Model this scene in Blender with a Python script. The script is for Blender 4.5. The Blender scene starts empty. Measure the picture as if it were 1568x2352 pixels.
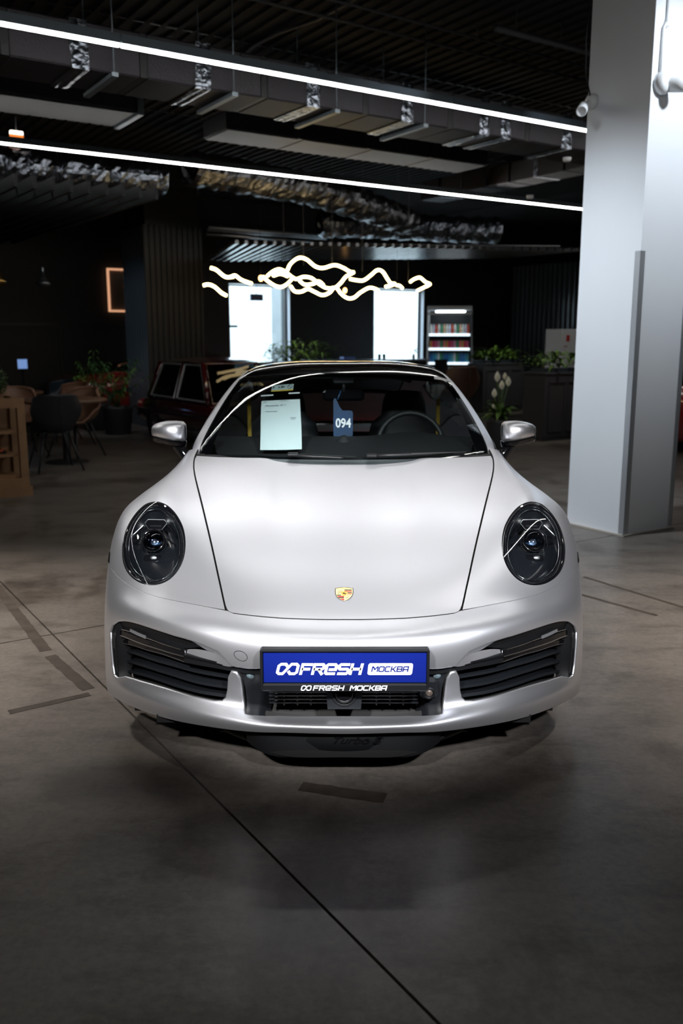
import bpy, math, random
import numpy as np
from mathutils import Vector, Matrix
from mathutils.geometry import delaunay_2d_cdt

# ------------------------------------------------------------------ camera
SC = bpy.context.scene
COL = SC.collection
PI = math.pi
cam = bpy.data.cameras.new('camera')
cam.sensor_fit = 'HORIZONTAL'
cam.sensor_width = 24.0
cam.lens = 31.0
cam.shift_x = -5 / 1568
cam.clip_end = 200
cam.dof.use_dof = True
cam.dof.focus_distance = 3.15
cam.dof.aperture_fstop = 2.8
cam_o = bpy.data.objects.new('camera', cam)
COL.objects.link(cam_o)
cam_o.location = (0, -2.672, 1.4545)
cam_o.rotation_euler = (PI / 2 - 0.1935, 0, 0)
SC.camera = cam_o

# the building stands turned by 33 degrees to the car: a runs along the lamps, b away from the camera
CA, SA = math.cos(math.radians(33)), math.sin(math.radians(33))
ROT = math.radians(33)


def W(a, b, z=0.0):
    return (a * CA - b * SA, a * SA + b * CA, z)


# ------------------------------------------------------------------ world, exposure
world = bpy.data.worlds.new('world')
SC.world = world
world.use_nodes = True
wb = world.node_tree.nodes['Background']
wb.inputs['Color'].default_value = (0.74, 0.88, 1.0, 1)
wb.inputs['Strength'].default_value = 9.0
SC.view_settings.view_transform = 'Standard'
SC.view_settings.look = 'None'
SC.view_settings.exposure = 0.0
SC.view_settings.gamma = 1.0
SC.view_settings.use_curve_mapping = False
try:
    SC.cycles.use_denoising = True
    SC.cycles.denoiser = 'OPENIMAGEDENOISE'
    SC.cycles.max_bounces = 7
    SC.cycles.diffuse_bounces = 3
    SC.cycles.glossy_bounces = 4
    SC.cycles.transparent_max_bounces = 12
    SC.cycles.sample_clamp_indirect = 6.0
    SC.cycles.caustics_reflective = False
    SC.cycles.caustics_refractive = False
except Exception:
    pass

LAMP_LIGHT = 25.0      # brightness of the linear lamps' diffusers


def spot(name, loc, target, power, angle, blend=0.4, size=0.12, color=(1, 1, 1)):
    l = bpy.data.lights.new(name, 'SPOT')
    l.energy = power
    l.spot_size = math.radians(angle)
    l.spot_blend = blend
    l.shadow_soft_size = size
    l.color = color
    o = bpy.data.objects.new(name, l)
    COL.objects.link(o)
    o.location = loc
    o.rotation_euler = (Vector(target) - Vector(loc)).to_track_quat('-Z', 'Y').to_euler()
    return o


# unseen spots added in front of the car to brighten its nose
spot('front_fill', (-1.3, -4.2, 3.5), (-0.14, 0.5, 0.84), 3000, 21.5, 0.8, 0.15, (1.0, 0.98, 0.96))
spot('front_fill', (1.5, -4.2, 3.5), (0.17, 0.5, 0.84), 3000, 21.5, 0.8, 0.15, (0.96, 0.97, 1.0))
# unseen spots added above the cabin for the highlight on the bonnet
for x in (-1.0, -0.35, 0.35, 1.0):
    spot('bonnet_fill', (x, 4.3, 4.15), (0.5 * x, 0.52, 0.66), 16.5, 14, 1.0, 0.05, (1.0, 0.985, 0.975))
# unseen lights added to brighten the floor on either side of the car
spot('floor_fill', (-3.6, 2.2, 4.15), (-2.6, 1.5, 0), 1500, 56, 1.0, 0.12, (1.0, 0.92, 0.84))
spot('floor_fill', (3.6, 1.2, 4.15), (2.6, 1.3, 0), 1400, 56, 1.0, 0.12, (1.0, 0.92, 0.84))
# narrow unseen spot added to brighten the sheet in the windscreen
spot('front_fill', (0.4, -4.2, 3.5), (-0.19, 1.72, 1.06), 1900, 7.0, 0.6, 0.05)
for q in (-1, 1):  # unseen spots added to brighten the mirror caps
    spot('mirror_fill', (1.1 * q, -4.2, 3.5), (0.86 * q, 1.69, 1.0), 420, 5.5, 0.7, 0.08)
spot('plant_fill', W(6.6, 11.0, 2.7), W(6.9, 12.2, 1.2), 90, 60, 1.0, 0.1, (1.0, 0.95, 0.85))  # this and the next three: unseen spots added to brighten the plants
spot('plant_fill', W(10.5, 10.0, 2.7), W(10.95, 11.2, 1.1), 90, 60, 1.0, 0.1, (1.0, 0.95, 0.85))
spot('plant_fill', W(7.9, 6.1, 2.7), W(8.3, 7.0, 1.0), 60, 60, 1.0, 0.1, (1.0, 0.95, 0.85))
spot('plant_fill', (-3.6, 10.2, 2.7), (-3.6, 11.3, 1.0), 50, 60, 1.0, 0.1, (0.9, 0.95, 1.0))
# lights on the white column
spot('column_spot', (3.3, 2.6, 4.0), (2.35, 4.0, 2.8), 260, 70, 0.8, 0.1, (0.86, 0.93, 1.0))
spot('column_spot', (-0.4, 2.9, 4.1), (1.95, 4.1, 0.7), 560, 62, 1.0, 0.1, (0.84, 0.92, 1.0))  # unseen fill added to brighten the column's left face
# cool spot added for window daylight on the dark column's fluted side
spot('column_spot', W(0.6, 9.6, 2.7), W(3.88, 12.35, 1.6), 120, 34, 0.8, 0.1, (0.55, 0.78, 1.0))
# ------------------------------------------------------------------ helpers
class MB:
    """collects shapes into one mesh"""

    def __init__(s):
        s.v = []
        s.f = []
        s.sm = []

    def add(s, verts, faces, smooth=False, M=None):
        o = len(s.v)
        for p in verts:
            p = Vector(p)
            if M is not None:
                p = M @ p
            s.v.append(tuple(p))
        for f in faces:
            s.f.append(tuple(i + o for i in f))
            s.sm.append(smooth)
        return s

    def box(s, c, d, M=None, bev=0.0):
        x, y, z = d[0] / 2, d[1] / 2, d[2] / 2
        if bev <= 0:
            vs = [(c[0] + i * x, c[1] + j * y, c[2] + k * z) for k in (-1, 1) for j in (-1, 1) for i in (-1, 1)]
            return s.add(vs, [(0, 2, 3, 1), (4, 5, 7, 6), (0, 1, 5, 4), (2, 6, 7, 3), (0, 4, 6, 2), (1, 3, 7, 5)], M=M)
        b = min(bev, x, y, z)
        vs, idx = [], {}
        for i in (-1, 1):
            for j in (-1, 1):
                for k in (-1, 1):
                    for a in range(3):
                        q = [i * (x - b), j * (y - b), k * (z - b)]
                        q[a] = (i * x, j * y, k * z)[a]
                        idx[(i, j, k, a)] = len(vs)
                        vs.append((c[0] + q[0], c[1] + q[1], c[2] + q[2]))
        fs = []
        for a in range(3):
            for sg in (-1, 1):
                u, w = [t for t in range(3) if t != a]
                q = []
                for (p, r) in ((-1, -1), (1, -1), (1, 1), (-1, 1)):
                    k = [0, 0, 0]
                    k[a], k[u], k[w] = sg, p, r
                    q.append(idx[(k[0], k[1], k[2], a)])
                fs.append(tuple(q if (sg > 0) == (a != 1) else q[::-1]))
        for a in range(3):
            u, w = [t for t in range(3) if t != a]
            for p in (-1, 1):
                for r in (-1, 1):
                    q = []
                    for (sg, ax) in ((-1, u), (1, u), (1, w), (-1, w)):
                        k = [0, 0, 0]
                        k[a], k[u], k[w] = sg, p, r
                        q.append(idx[(k[0], k[1], k[2], ax)])
                    fs.append(tuple(q))
        for i in (-1, 1):
            for j in (-1, 1):
                for k in (-1, 1):
                    fs.append(tuple(idx[(i, j, k, a)] for a in range(3)))
        return s.add(vs, fs, M=M)

    def tube(s, path, r, n=8, closed=False, smooth=True, M=None, flat=1.0, up=None):
        P = [Vector(p) for p in path]
        m = len(P)
        R = r if hasattr(r, '__len__') else [r] * m
        vs = []
        prev = None
        for i in range(m):
            if closed:
                t = P[(i + 1) % m] - P[i - 1]
            else:
                t = P[min(i + 1, m - 1)] - P[max(i - 1, 0)]
            t.normalize()
            if up is not None:
                a = t.cross(Vector(up))
            elif prev is None:
                a = t.cross(Vector((0, 0, 1)))
                if a.length < 0.05:
                    a = t.cross(Vector((1, 0, 0)))
            else:
                a = prev - t * prev.dot(t)
            a.normalize()
            prev = a
            b = t.cross(a)
            for k in range(n):
                an = 2 * PI * k / n
                vs.append(P[i] + a * (math.cos(an) * R[i]) + b * (math.sin(an) * R[i] * flat))
        fs = []
        for i in range(m if closed else m - 1):
            j = (i + 1) % m
            for k in range(n):
                l = (k + 1) % n
                fs.append((i * n + k, i * n + l, j * n + l, j * n + k))
        if not closed:
            fs.append(tuple(range(n))[::-1])
            fs.append(tuple((m - 1) * n + k for k in range(n)))
        return s.add(vs, fs, smooth, M)

    def lathe(s, prof, n=24, M=None, smooth=True):
        vs = []
        for (r, z) in prof:
            for k in range(n):
                a = 2 * PI * k / n
                vs.append((r * math.cos(a), r * math.sin(a), z))
        fs = []
        for i in range(len(prof) - 1):
            for k in range(n):
                l = (k + 1) % n
                fs.append((i * n + k, i * n + l, (i + 1) * n + l, (i + 1) * n + k))
        return s.add(vs, fs, smooth, M)

    def grid(s, rows, smooth=True, M=None, flip=False):
        nr, nc = len(rows), len(rows[0])
        vs = [p for r in rows for p in r]
        fs = []
        for i in range(nr - 1):
            for j in range(nc - 1):
                q = (i * nc + j, i * nc + j + 1, (i + 1) * nc + j + 1, (i + 1) * nc + j)
                fs.append(q[::-1] if flip else q)
        return s.add(vs, fs, smooth, M)

    def prism(s, poly, h, M=None):
        n = len(poly)
        vs = [(p[0], p[1], 0) for p in poly] + [(p[0], p[1], h) for p in poly]
        fs = [tuple(range(n))[::-1], tuple(range(n, 2 * n))] + [(i, (i + 1) % n, n + (i + 1) % n, n + i) for i in range(n)]
        return s.add(vs, fs, M=M)

    def sphere(s, c, r, n=16, m=10, M=None):
        r = r if hasattr(r, '__len__') else (r, r, r)
        vs = []
        for i in range(m + 1):
            th = PI * i / m
            for k in range(n):
                a = 2 * PI * k / n
                vs.append((c[0] + r[0] * math.sin(th) * math.cos(a), c[1] + r[1] * math.sin(th) * math.sin(a), c[2] - r[2] * math.cos(th)))
        fs = []
        for i in range(m):
            for k in range(n):
                l = (k + 1) % n
                fs.append((i * n + k, i * n + l, (i + 1) * n + l, (i + 1) * n + k))
        return s.add(vs, fs, True, M)

    def build(s, name, mat, parent=None, loc=None, rotz=None):
        me = bpy.data.meshes.new(name)
        me.from_pydata(s.v, [], s.f)
        me.polygons.foreach_set('use_smooth', s.sm)
        me.materials.append(mat)
        me.update()
        return link(name, me, parent, loc, rotz)


def link(name, me, parent=None, loc=None, rotz=None):
    o = bpy.data.objects.new(name, me)
    COL.objects.link(o)
    if parent is not None:
        o.parent = parent
    if loc is not None:
        o.location = loc
    if rotz is not None:
        o.rotation_euler = (0, 0, rotz)
    return o


def tag(o, label, cat, group=None):
    o['label'] = label
    o['category'] = cat
    if group:
        o['group'] = group
    return o


def thing(name, label, cat, loc=(0, 0, 0), rotz=0.0, group=None):
    o = bpy.data.objects.new(name, None)
    o.empty_display_size = 0.1
    COL.objects.link(o)
    o.location = loc
    o.rotation_euler = (0, 0, rotz)
    return tag(o, label, cat, group)


def struct(o):
    o['kind'] = 'structure'
    return o


def holder(name, loc=(0, 0, 0), rotz=0.0):
    o = bpy.data.objects.new(name, None)
    o.empty_display_size = 0.1
    COL.objects.link(o)
    o.location = loc
    o.rotation_euler = (0, 0, rotz)
    return struct(o)


def dup(root, loc, rotz, label=None, group=None):
    r = root.copy()
    COL.objects.link(r)
    r.location = loc
    r.rotation_euler = (root.rotation_euler[0], root.rotation_euler[1], rotz)
    if label:
        r['label'] = label
    if group:
        r['group'] = group
    for ch in list(root.children):
        c = ch.copy()
        COL.objects.link(c)
        c.parent = r
        for g in list(ch.children):
            d = g.copy()
            COL.objects.link(d)
            d.parent = c
    return r


def T(x=0, y=0, z=0, rx=0, ry=0, rz=0, sx=1, sy=1, sz=1):
    return Matrix.Translation((x, y, z)) @ Matrix.Rotation(rz, 4, 'Z') @ Matrix.Rotation(ry, 4, 'Y') @ Matrix.Rotation(rx, 4, 'X') @ Matrix.Diagonal((sx, sy, sz, 1))


# ------------------------------------------------------------------ materials
MATS = {}


def mat(name, col, rough=0.5, metal=0.0, spec=0.5, coat=0.0, coat_r=0.05, emit=None, estr=0.0, noise=None, bump=None, alpha=None, sheen=0.0):
    """noise=(scale, amount, second colour); bump=(scale, strength)"""
    m = bpy.data.materials.new(name)
    m.use_nodes = True
    nt = m.node_tree
    b = nt.nodes['Principled BSDF']
    b.inputs['Base Color'].default_value = (*col, 1)
    b.inputs['Roughness'].default_value = rough
    b.inputs['Metallic'].default_value = metal
    b.inputs['Specular IOR Level'].default_value = spec
    b.inputs['Coat Weight'].default_value = coat
    b.inputs['Coat Roughness'].default_value = coat_r
    b.inputs['Sheen Weight'].default_value = sheen
    if emit:
        b.inputs['Emission Color'].default_value = (*emit, 1)
        b.inputs['Emission Strength'].default_value = estr
    if noise or bump:
        tc = nt.nodes.new('ShaderNodeTexCoord')
    if noise:
        n = nt.nodes.new('ShaderNodeTexNoise')
        n.inputs['Scale'].default_value = noise[0]
        n.inputs['Detail'].default_value = 6
        nt.links.new(tc.outputs['Object'], n.inputs['Vector'])
        r = nt.nodes.new('ShaderNodeValToRGB')
        r.color_ramp.elements[0].position = 0.5 - noise[1] / 2
        r.color_ramp.elements[1].position = 0.5 + noise[1] / 2
        r.color_ramp.elements[0].color = (*col, 1)
        r.color_ramp.elements[1].color = (*noise[2], 1)
        nt.links.new(n.outputs['Fac'], r.inputs['Fac'])
        nt.links.new(r.outputs['Color'], b.inputs['Base Color'])
    if bump:
        n2 = nt.nodes.new('ShaderNodeTexNoise')
        n2.inputs['Scale'].default_value = bump[0]
        n2.inputs['Detail'].default_value = 4
        nt.links.new(tc.outputs['Object'], n2.inputs['Vector'])
        bp = nt.nodes.new('ShaderNodeBump')
        bp.inputs['Strength'].default_value = bump[1]
        bp.inputs['Distance'].default_value = 0.02
        nt.links.new(n2.outputs['Fac'], bp.inputs['Height'])
        nt.links.new(bp.outputs['Normal'], b.inputs['Normal'])
    MATS[name] = m
    return m


def glass(name, tint=(1, 1, 1), ior=1.5, rough=0.0, refl=1.0):
    """thin pane: mirror reflection by Fresnel over clear transparency"""
    m = bpy.data.materials.new(name)
    m.use_nodes = True
    nt = m.node_tree
    nt.nodes.remove(nt.nodes['Principled BSDF'])
    out = nt.nodes['Material Output']
    tr = nt.nodes.new('ShaderNodeBsdfTransparent')
    tr.inputs['Color'].default_value = (*tint, 1)
    gl = nt.nodes.new('ShaderNodeBsdfGlossy')
    gl.inputs['Roughness'].default_value = rough
    fr = nt.nodes.new('ShaderNodeFresnel')
    fr.inputs['IOR'].default_value = ior
    # a pane reflects the same from both sides: undo the inside-out index on back faces
    ge = nt.nodes.new('ShaderNodeNewGeometry')
    mr = nt.nodes.new('ShaderNodeMapRange')
    mr.inputs['To Min'].default_value = ior
    mr.inputs['To Max'].default_value = 1 / ior
    nt.links.new(ge.outputs['Backfacing'], mr.inputs['Value'])
    nt.links.new(mr.outputs['Result'], fr.inputs['IOR'])
    ml = nt.nodes.new('ShaderNodeMath')
    ml.operation = 'MULTIPLY'
    ml.inputs[1].default_value = refl
    mx = nt.nodes.new('ShaderNodeMixShader')
    nt.links.new(fr.outputs['Fac'], ml.inputs[0])
    nt.links.new(ml.outputs[0], mx.inputs['Fac'])
    nt.links.new(tr.outputs[0], mx.inputs[1])
    nt.links.new(gl.outputs[0], mx.inputs[2])
    nt.links.new(mx.outputs[0], out.inputs['Surface'])
    MATS[name] = m
    return m


def emis(name, col, s):
    m = bpy.data.materials.new(name)
    m.use_nodes = True
    nt = m.node_tree
    nt.nodes.remove(nt.nodes['Principled BSDF'])
    e = nt.nodes.new('ShaderNodeEmission')
    e.inputs['Color'].default_value = (*col, 1)
    e.inputs['Strength'].default_value = s
    nt.links.new(e.outputs[0], nt.nodes['Material Output'].inputs['Surface'])
    MATS[name] = m
    return m


M_black = mat('black_paint', (0.012, 0.012, 0.013), 0.5)
M_blackgloss = mat('black_gloss', (0.004, 0.004, 0.005), 0.06, spec=0.5)
M_plastic = mat('black_plastic', (0.006, 0.0065, 0.0075), 0.45, spec=0.25, bump=(900, 0.05))
M_plasticg = mat('grey_black_plastic', (0.0085, 0.010, 0.0125), 0.42, spec=0.3)
M_chrome = mat('chrome', (0.75, 0.77, 0.8), 0.12, 1.0)
M_steel = mat('steel', (0.5, 0.52, 0.55), 0.3, 1.0)
M_rubber = mat('tyre_rubber', (0.012, 0.012, 0.012), 0.75)
M_white = mat('white_plastic', (0.78, 0.8, 0.82), 0.4)
M_whiteprint = mat('white_print', (0.86, 0.87, 0.9), 0.5)
M_wood = mat('oak_wood', (0.23, 0.12, 0.055), 0.5, noise=(7, 0.5, (0.33, 0.19, 0.09)))
M_walnut = mat('table_wood', (0.12, 0.07, 0.045), 0.4, noise=(5, 0.5, (0.18, 0.10, 0.06)))
M_leather_b = mat('black_leather', (0.015, 0.016, 0.019), 0.5, bump=(300, 0.1))
M_leather_t = mat('tan_leather', (0.20, 0.10, 0.06), 0.5, bump=(300, 0.1))
M_leaf = mat('leaf_green', (0.035, 0.095, 0.018), 0.5, spec=0.25, noise=(9, 0.6, (0.12, 0.20, 0.03)))
M_leafd = mat('leaf_dark', (0.016, 0.05, 0.014), 0.45, spec=0.25, noise=(9, 0.6, (0.03, 0.075, 0.018)))
M_soil = mat('soil', (0.02, 0.014, 0.01), 0.9)
M_petal = mat('white_petal', (0.82, 0.8, 0.66), 0.5)
M_pot = mat('dark_pot', (0.03, 0.03, 0.033), 0.55)
M_planter = mat('charcoal_paint', (0.035, 0.036, 0.04), 0.45)
# ------------------------------------------------------------------ the hall
def concrete(name):
    m = bpy.data.materials.new(name)
    m.use_nodes = True
    nt = m.node_tree
    L = nt.links.new
    b = nt.nodes['Principled BSDF']
    tc = nt.nodes.new('ShaderNodeTexCoord')

    def noise(sc, det=6, rough=0.6, stretch=None):
        n = nt.nodes.new('ShaderNodeTexNoise')
        n.inputs['Scale'].default_value = sc
        n.inputs['Detail'].default_value = det
        n.inputs['Roughness'].default_value = rough
        if stretch:
            mp = nt.nodes.new('ShaderNodeMapping')
            mp.inputs['Rotation'].default_value = (0, 0, ROT)
            mp.inputs['Scale'].default_value = stretch
            L(tc.outputs['Object'], mp.inputs['Vector'])
            L(mp.outputs['Vector'], n.inputs['Vector'])
        else:
            L(tc.outputs['Object'], n.inputs['Vector'])
        return n.outputs['Fac']

    def ramp(fac, stops):
        r = nt.nodes.new('ShaderNodeValToRGB')
        while len(r.color_ramp.elements) < len(stops):
            r.color_ramp.elements.new(0.5)
        for e, (p, c) in zip(r.color_ramp.elements, stops):
            e.position = p
            e.color = (*c, 1)
        L(fac, r.inputs['Fac'])
        return r.outputs['Color']

    def mul(a, c, f=1.0):
        x = nt.nodes.new('ShaderNodeMix')
        x.data_type = 'RGBA'
        x.blend_type = 'MULTIPLY'
        x.inputs['Factor'].default_value = f
        L(a, x.inputs['A'])
        L(c, x.inputs['B'])
        return x.outputs['Result']

    base = ramp(noise(0.55, 5, 0.65), [(0.3, (0.105, 0.092, 0.082)), (0.5, (0.148, 0.131, 0.117)), (0.7, (0.185, 0.165, 0.148))])
    blot = ramp(noise(2.3, 8, 0.75, (1.0, 2.2, 1.0)), [(0.32, (0.5, 0.48, 0.46)), (0.5, (0.95, 0.95, 0.95)), (0.7, (1.12, 1.1, 1.08))])
    fine = ramp(noise(38, 6, 0.7), [(0.3, (0.75, 0.75, 0.75)), (0.6, (1.05, 1.05, 1.05))])
    c = mul(mul(base, blot), fine)
    # old oil stains with soft ragged rims
    stain = ramp(noise(0.8, 7, 0.62, (1.3, 0.8, 1)), [(0.55, (1, 1, 1)), (0.62, (0.5, 0.47, 0.45)), (0.8, (0.42, 0.4, 0.39))])
    c = mul(c, stain, 0.8)
    # one broad darker patch with a ragged rim by the car's corner
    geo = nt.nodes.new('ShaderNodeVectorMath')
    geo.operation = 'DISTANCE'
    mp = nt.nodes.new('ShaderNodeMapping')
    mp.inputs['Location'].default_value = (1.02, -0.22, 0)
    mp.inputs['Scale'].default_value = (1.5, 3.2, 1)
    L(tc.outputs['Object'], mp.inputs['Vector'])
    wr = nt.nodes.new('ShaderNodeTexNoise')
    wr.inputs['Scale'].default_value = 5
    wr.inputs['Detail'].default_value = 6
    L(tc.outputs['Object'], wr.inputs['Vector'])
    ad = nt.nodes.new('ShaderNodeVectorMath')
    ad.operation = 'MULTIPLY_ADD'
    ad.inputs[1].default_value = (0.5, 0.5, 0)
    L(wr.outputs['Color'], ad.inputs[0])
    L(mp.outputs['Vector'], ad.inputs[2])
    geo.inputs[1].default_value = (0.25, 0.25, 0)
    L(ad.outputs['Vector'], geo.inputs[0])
    dark_patch = ramp(geo.outputs['Value'], [(0.3, (0.5, 0.5, 0.51)), (0.62, (1, 1, 1))])
    c = mul(c, dark_patch)
    L(c, b.inputs['Base Color'])
    rr = nt.nodes.new('ShaderNodeMapRange')
    rr.inputs['To Min'].default_value = 0.22
    rr.inputs['To Max'].default_value = 0.42
    L(noise(3.1, 6, 0.7), rr.inputs['Value'])
    L(rr.outputs['Result'], b.inputs['Roughness'])
    b.inputs['Specular IOR Level'].default_value = 0.24
    bp = nt.nodes.new('ShaderNodeBump')
    bp.inputs['Strength'].default_value = 0.06
    bp.inputs['Distance'].default_value = 0.01
    L(noise(60, 4), bp.inputs['Height'])
    L(bp.outputs['Normal'], b.inputs['Normal'])
    return m


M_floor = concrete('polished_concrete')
M_joint = mat('joint_filler', (0.02, 0.018, 0.016), 0.8)
M_tape = mat('tape_residue', (0.034, 0.026, 0.021), 0.6, spec=0.2, noise=(14, 0.5, (0.07, 0.056, 0.047)))
M_wall = mat('charcoal_wall', (0.016, 0.016, 0.018), 0.6, bump=(40, 0.05))
M_ceil = mat('ceiling_paint', (0.015, 0.013, 0.012), 0.85, bump=(12, 0.2))
M_col = mat('white_column_paint', (0.75, 0.78, 0.82), 0.55, noise=(3, 0.9, (0.78, 0.81, 0.85)), bump=(140, 0.06))
M_alu = mat('brushed_aluminium', (0.62, 0.65, 0.69), 0.42, 0.75, bump=(120, 0.05))
M_duct = mat('duct_insulation', (0.05, 0.047, 0.055), 0.5, 0.45, bump=(90, 0.35))
M_ductband = mat('duct_joint_tape', (0.02, 0.02, 0.022), 0.5)
M_foil = mat('crinkled_foil', (0.28, 0.31, 0.36), 0.24, 1.0, bump=(16, 1.0))
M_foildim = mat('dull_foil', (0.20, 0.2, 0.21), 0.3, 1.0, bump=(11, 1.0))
M_pipe = mat('ceiling_pipe', (0.06, 0.06, 0.065), 0.5)
M_lampbody = mat('lamp_housing', (0.22, 0.27, 0.31), 0.4, 0.3)
M_lampglow = emis('lamp_diffuser', (1.0, 0.975, 0.93), LAMP_LIGHT)
M_neon = emis('warm_tube_light', (1.0, 0.74, 0.36), 8.0)
M_slatdark = mat('dark_slat', (0.035, 0.04, 0.043), 0.45, 0.2)
M_slat = mat('ceiling_slat', (0.22, 0.225, 0.235), 0.24, 0.9)
M_ductdark = mat('dark_duct', (0.03, 0.03, 0.033), 0.5, 0.3)
M_clad = mat('black_cladding', (0.007, 0.007, 0.009), 0.5)
M_reveal = mat('window_reveal', (0.55, 0.6, 0.66), 0.5)
M_out = mat('pale_render_outside', (0.85, 0.87, 0.86), 0.8, noise=(2.2, 0.5, (0.7, 0.76, 0.74)))
M_pane = glass('window_glass', (0.97, 0.99, 1.0))

# floor: concrete slabs with sawn joints
floor = holder('floor')
A_CUT = [-12.4, -6.4, -0.378, 5.6, 11.6, 18.2]
B_CUT = [-9.9, -3.9, 2.102, 8.1, 15.3]
mb = MB()
mb.box((2.9, 2.7, -0.06), (30.6, 25.2, 0.08))
o = mb.build('joint_filler', M_joint, floor, rotz=ROT)
GAP = 0.0045
for i in range(5):
    for j in range(4):
        a0, a1, b0, b1 = A_CUT[i] + GAP, A_CUT[i + 1] - GAP, B_CUT[j] + GAP, B_CUT[j + 1] - GAP
        mb = MB()
        vs = [W(a0, b0), W(a1, b0), W(a1, b1), W(a0, b1)]
        lo = [(p[0], p[1], -0.03) for p in vs]
        mb.add(vs + lo, [(0, 1, 2, 3), (0, 4, 5, 1), (1, 5, 6, 2), (2, 6, 7, 3), (3, 7, 4, 0)])
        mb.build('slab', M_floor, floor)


def strip(p, q, w, seed, name='tape_residue'):
    """ragged remains of floor tape"""
    rnd = random.Random(seed)
    p, q = Vector(p), Vector(q)
    d = (q - p)
    L = d.length
    d.normalize()
    n = Vector((-d.y, d.x))
    k = max(3, int(L / 0.03))
    l, r = [], []
    for i in range(k + 1):
        c = p + d * (L * i / k)
        l.append(c + n * (w / 2 * (1 - 0.18 * rnd.random())))
        r.append(c - n * (w / 2 * (1 - 0.18 * rnd.random())))
    mb = MB()
    vs = [(v.x, v.y, 0.0012) for v in l + r]
    mb.add(vs, [(k + 1 + i, k + 2 + i, i + 1, i) for i in range(k)])
    mb.build(name, M_tape, floor)


strip((-2.5, 3.13), (-1.416, 1.316), 0.06, 1)
strip((-1.374, 1.25), (-1.08, 0.845), 0.06, 2)
strip((-1.9, 0.245), (-1.36, 0.592), 0.04, 3)
strip((-1.33, 0.612), (-1.06, 0.795), 0.045, 4)
strip((-0.143, 0.02), (0.134, -0.058), 0.07, 5)
strip((1.496, 2.647), (2.3, 1.30), 0.03, 6)
strip((1.30, 2.36), (1.68, 1.86), 0.028, 7)
rnd = random.Random(5)
for i in range(7):
    x, y = rnd.uniform(1.0, 2.2), rnd.uniform(0.6, 1.7)
    mb = MB()
    n = 9
    mb.add([(x + 0.018 * rnd.uniform(0.6, 1.4) * math.cos(2 * PI * k / n), y + 0.018 * rnd.uniform(0.6, 1.4) * math.sin(2 * PI * k / n), 0.0011) for k in range(n)], [tuple(range(n))])
    mb.build('floor_spot', M_tape, floor)

# walls
def wallbox(name, a0, a1, b0, b1, z0, z1, m=None):
    mb = MB()
    mb.box(((a0 + a1) / 2, (b0 + b1) / 2, (z0 + z1) / 2), (a1 - a0, b1 - b0, z1 - z0))
    return struct(mb.build(name, m or M_wall, rotz=ROT))


ZC = 4.25
ZW = ZC - 0.03       # where wires and rods meet the ceiling ribs
wallbox('wall_left', -12.4, -12.2, -9.9, 15.3, 0, ZC)
wallbox('wall_right', 18.0, 18.2, -9.9, 15.3, 0, ZC)
wallbox('wall_front', -12.2, 18.0, -9.9, -9.7, 0, ZC)
# back wall with two window openings
WIN = [(6.82, 8.30, 0.35, 2.60), (10.50, 11.98, 0.35, 2.61)]
mb = MB()
B0, B1 = 14.9, 15.1


def wb_(a0, a1, z0, z1):
    mb.box(((a0 + a1) / 2, (B0 + B1) / 2, (z0 + z1) / 2), (a1 - a0, B1 - B0, z1 - z0))


wb_(-12.2, WIN[0][0], 0, ZC)
wb_(WIN[0][1], WIN[1][0], 0, ZC)
wb_(WIN[1][1], 18.0, 0, ZC)
for w in WIN:
    wb_(w[0], w[1], 0, w[2])
    wb_(w[0], w[1], w[3], ZC)
struct(mb.build('wall_back', M_wall, rotz=ROT))
for k, w in enumerate(WIN):
    win = holder('window_%d' % (k + 1), rotz=ROT)
    mb = MB()
    mb.box(((w[0] + w[1]) / 2, 15.08, (w[2] + w[3]) / 2), (w[1] - w[0] - 0.004, 0.012, w[3] - w[2] - 0.004))
    mb.build('pane', M_pane, win)
    mb = MB()
    mb.box((w[1] - 0.012, 15.0, (w[2] + w[3]) / 2), (0.02, 0.19, w[3] - w[2] - 0.004))
    mb.build('reveal', M_reveal, win)
    mb = MB()
    mb.box((w[0] + 0.012, 15.0, (w[2] + w[3]) / 2), (0.02, 0.19, w[3] - w[2] - 0.004))
    mb.build('reveal', M_reveal, win)
    mb = MB()
    for (c, d) in (((w[1] - 0.05, 15.05, (w[2] + w[3]) / 2), (0.035, 0.05, w[3] - w[2] - 0.01)), (((w[0] + w[1]) / 2, 15.05, w[3] - 0.03), (w[1] - w[0] - 0.05, 0.05, 0.035)), (((w[0] + w[1]) / 2, 15.05, w[2] + 0.03), (w[1] - w[0] - 0.05, 0.05, 0.035))):
        mb.box(c, d)
    mb.build('window_frame', M_clad, win)
    mb = MB()
    mb.box(((w[0] + w[1]) / 2, 14.93, w[2] + 0.02), (w[1] - w[0] - 0.03, 0.2, 0.03))
    mb.build('window_sill', M_reveal, win)
# pale building and pier outside the windows
mb = MB()
mb.box((9.0, 19.2, 1.2), (16, 0.3, 3.4))
tag(mb.build('neighbouring_wall', M_out, rotz=ROT), 'sunlit pale rendered wall outside, seen through both windows', 'wall')
mb = MB()
mb.box((9.35, 16.9, 1.3), (0.62, 0.5, 3.4))
tag(mb.build('outside_pier', mat('pier_concrete', (.15, .17, .18), .8, noise=(3, .5, (.19, .21, .21))), rotz=ROT), 'pale concrete pier outside the left-hand window', 'pier')
mb = MB()
mb.box((9, 17.3, -0.1), (18, 3.6, 0.1))
struct(mb.build('ground_outside', M_out, rotz=ROT))
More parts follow.
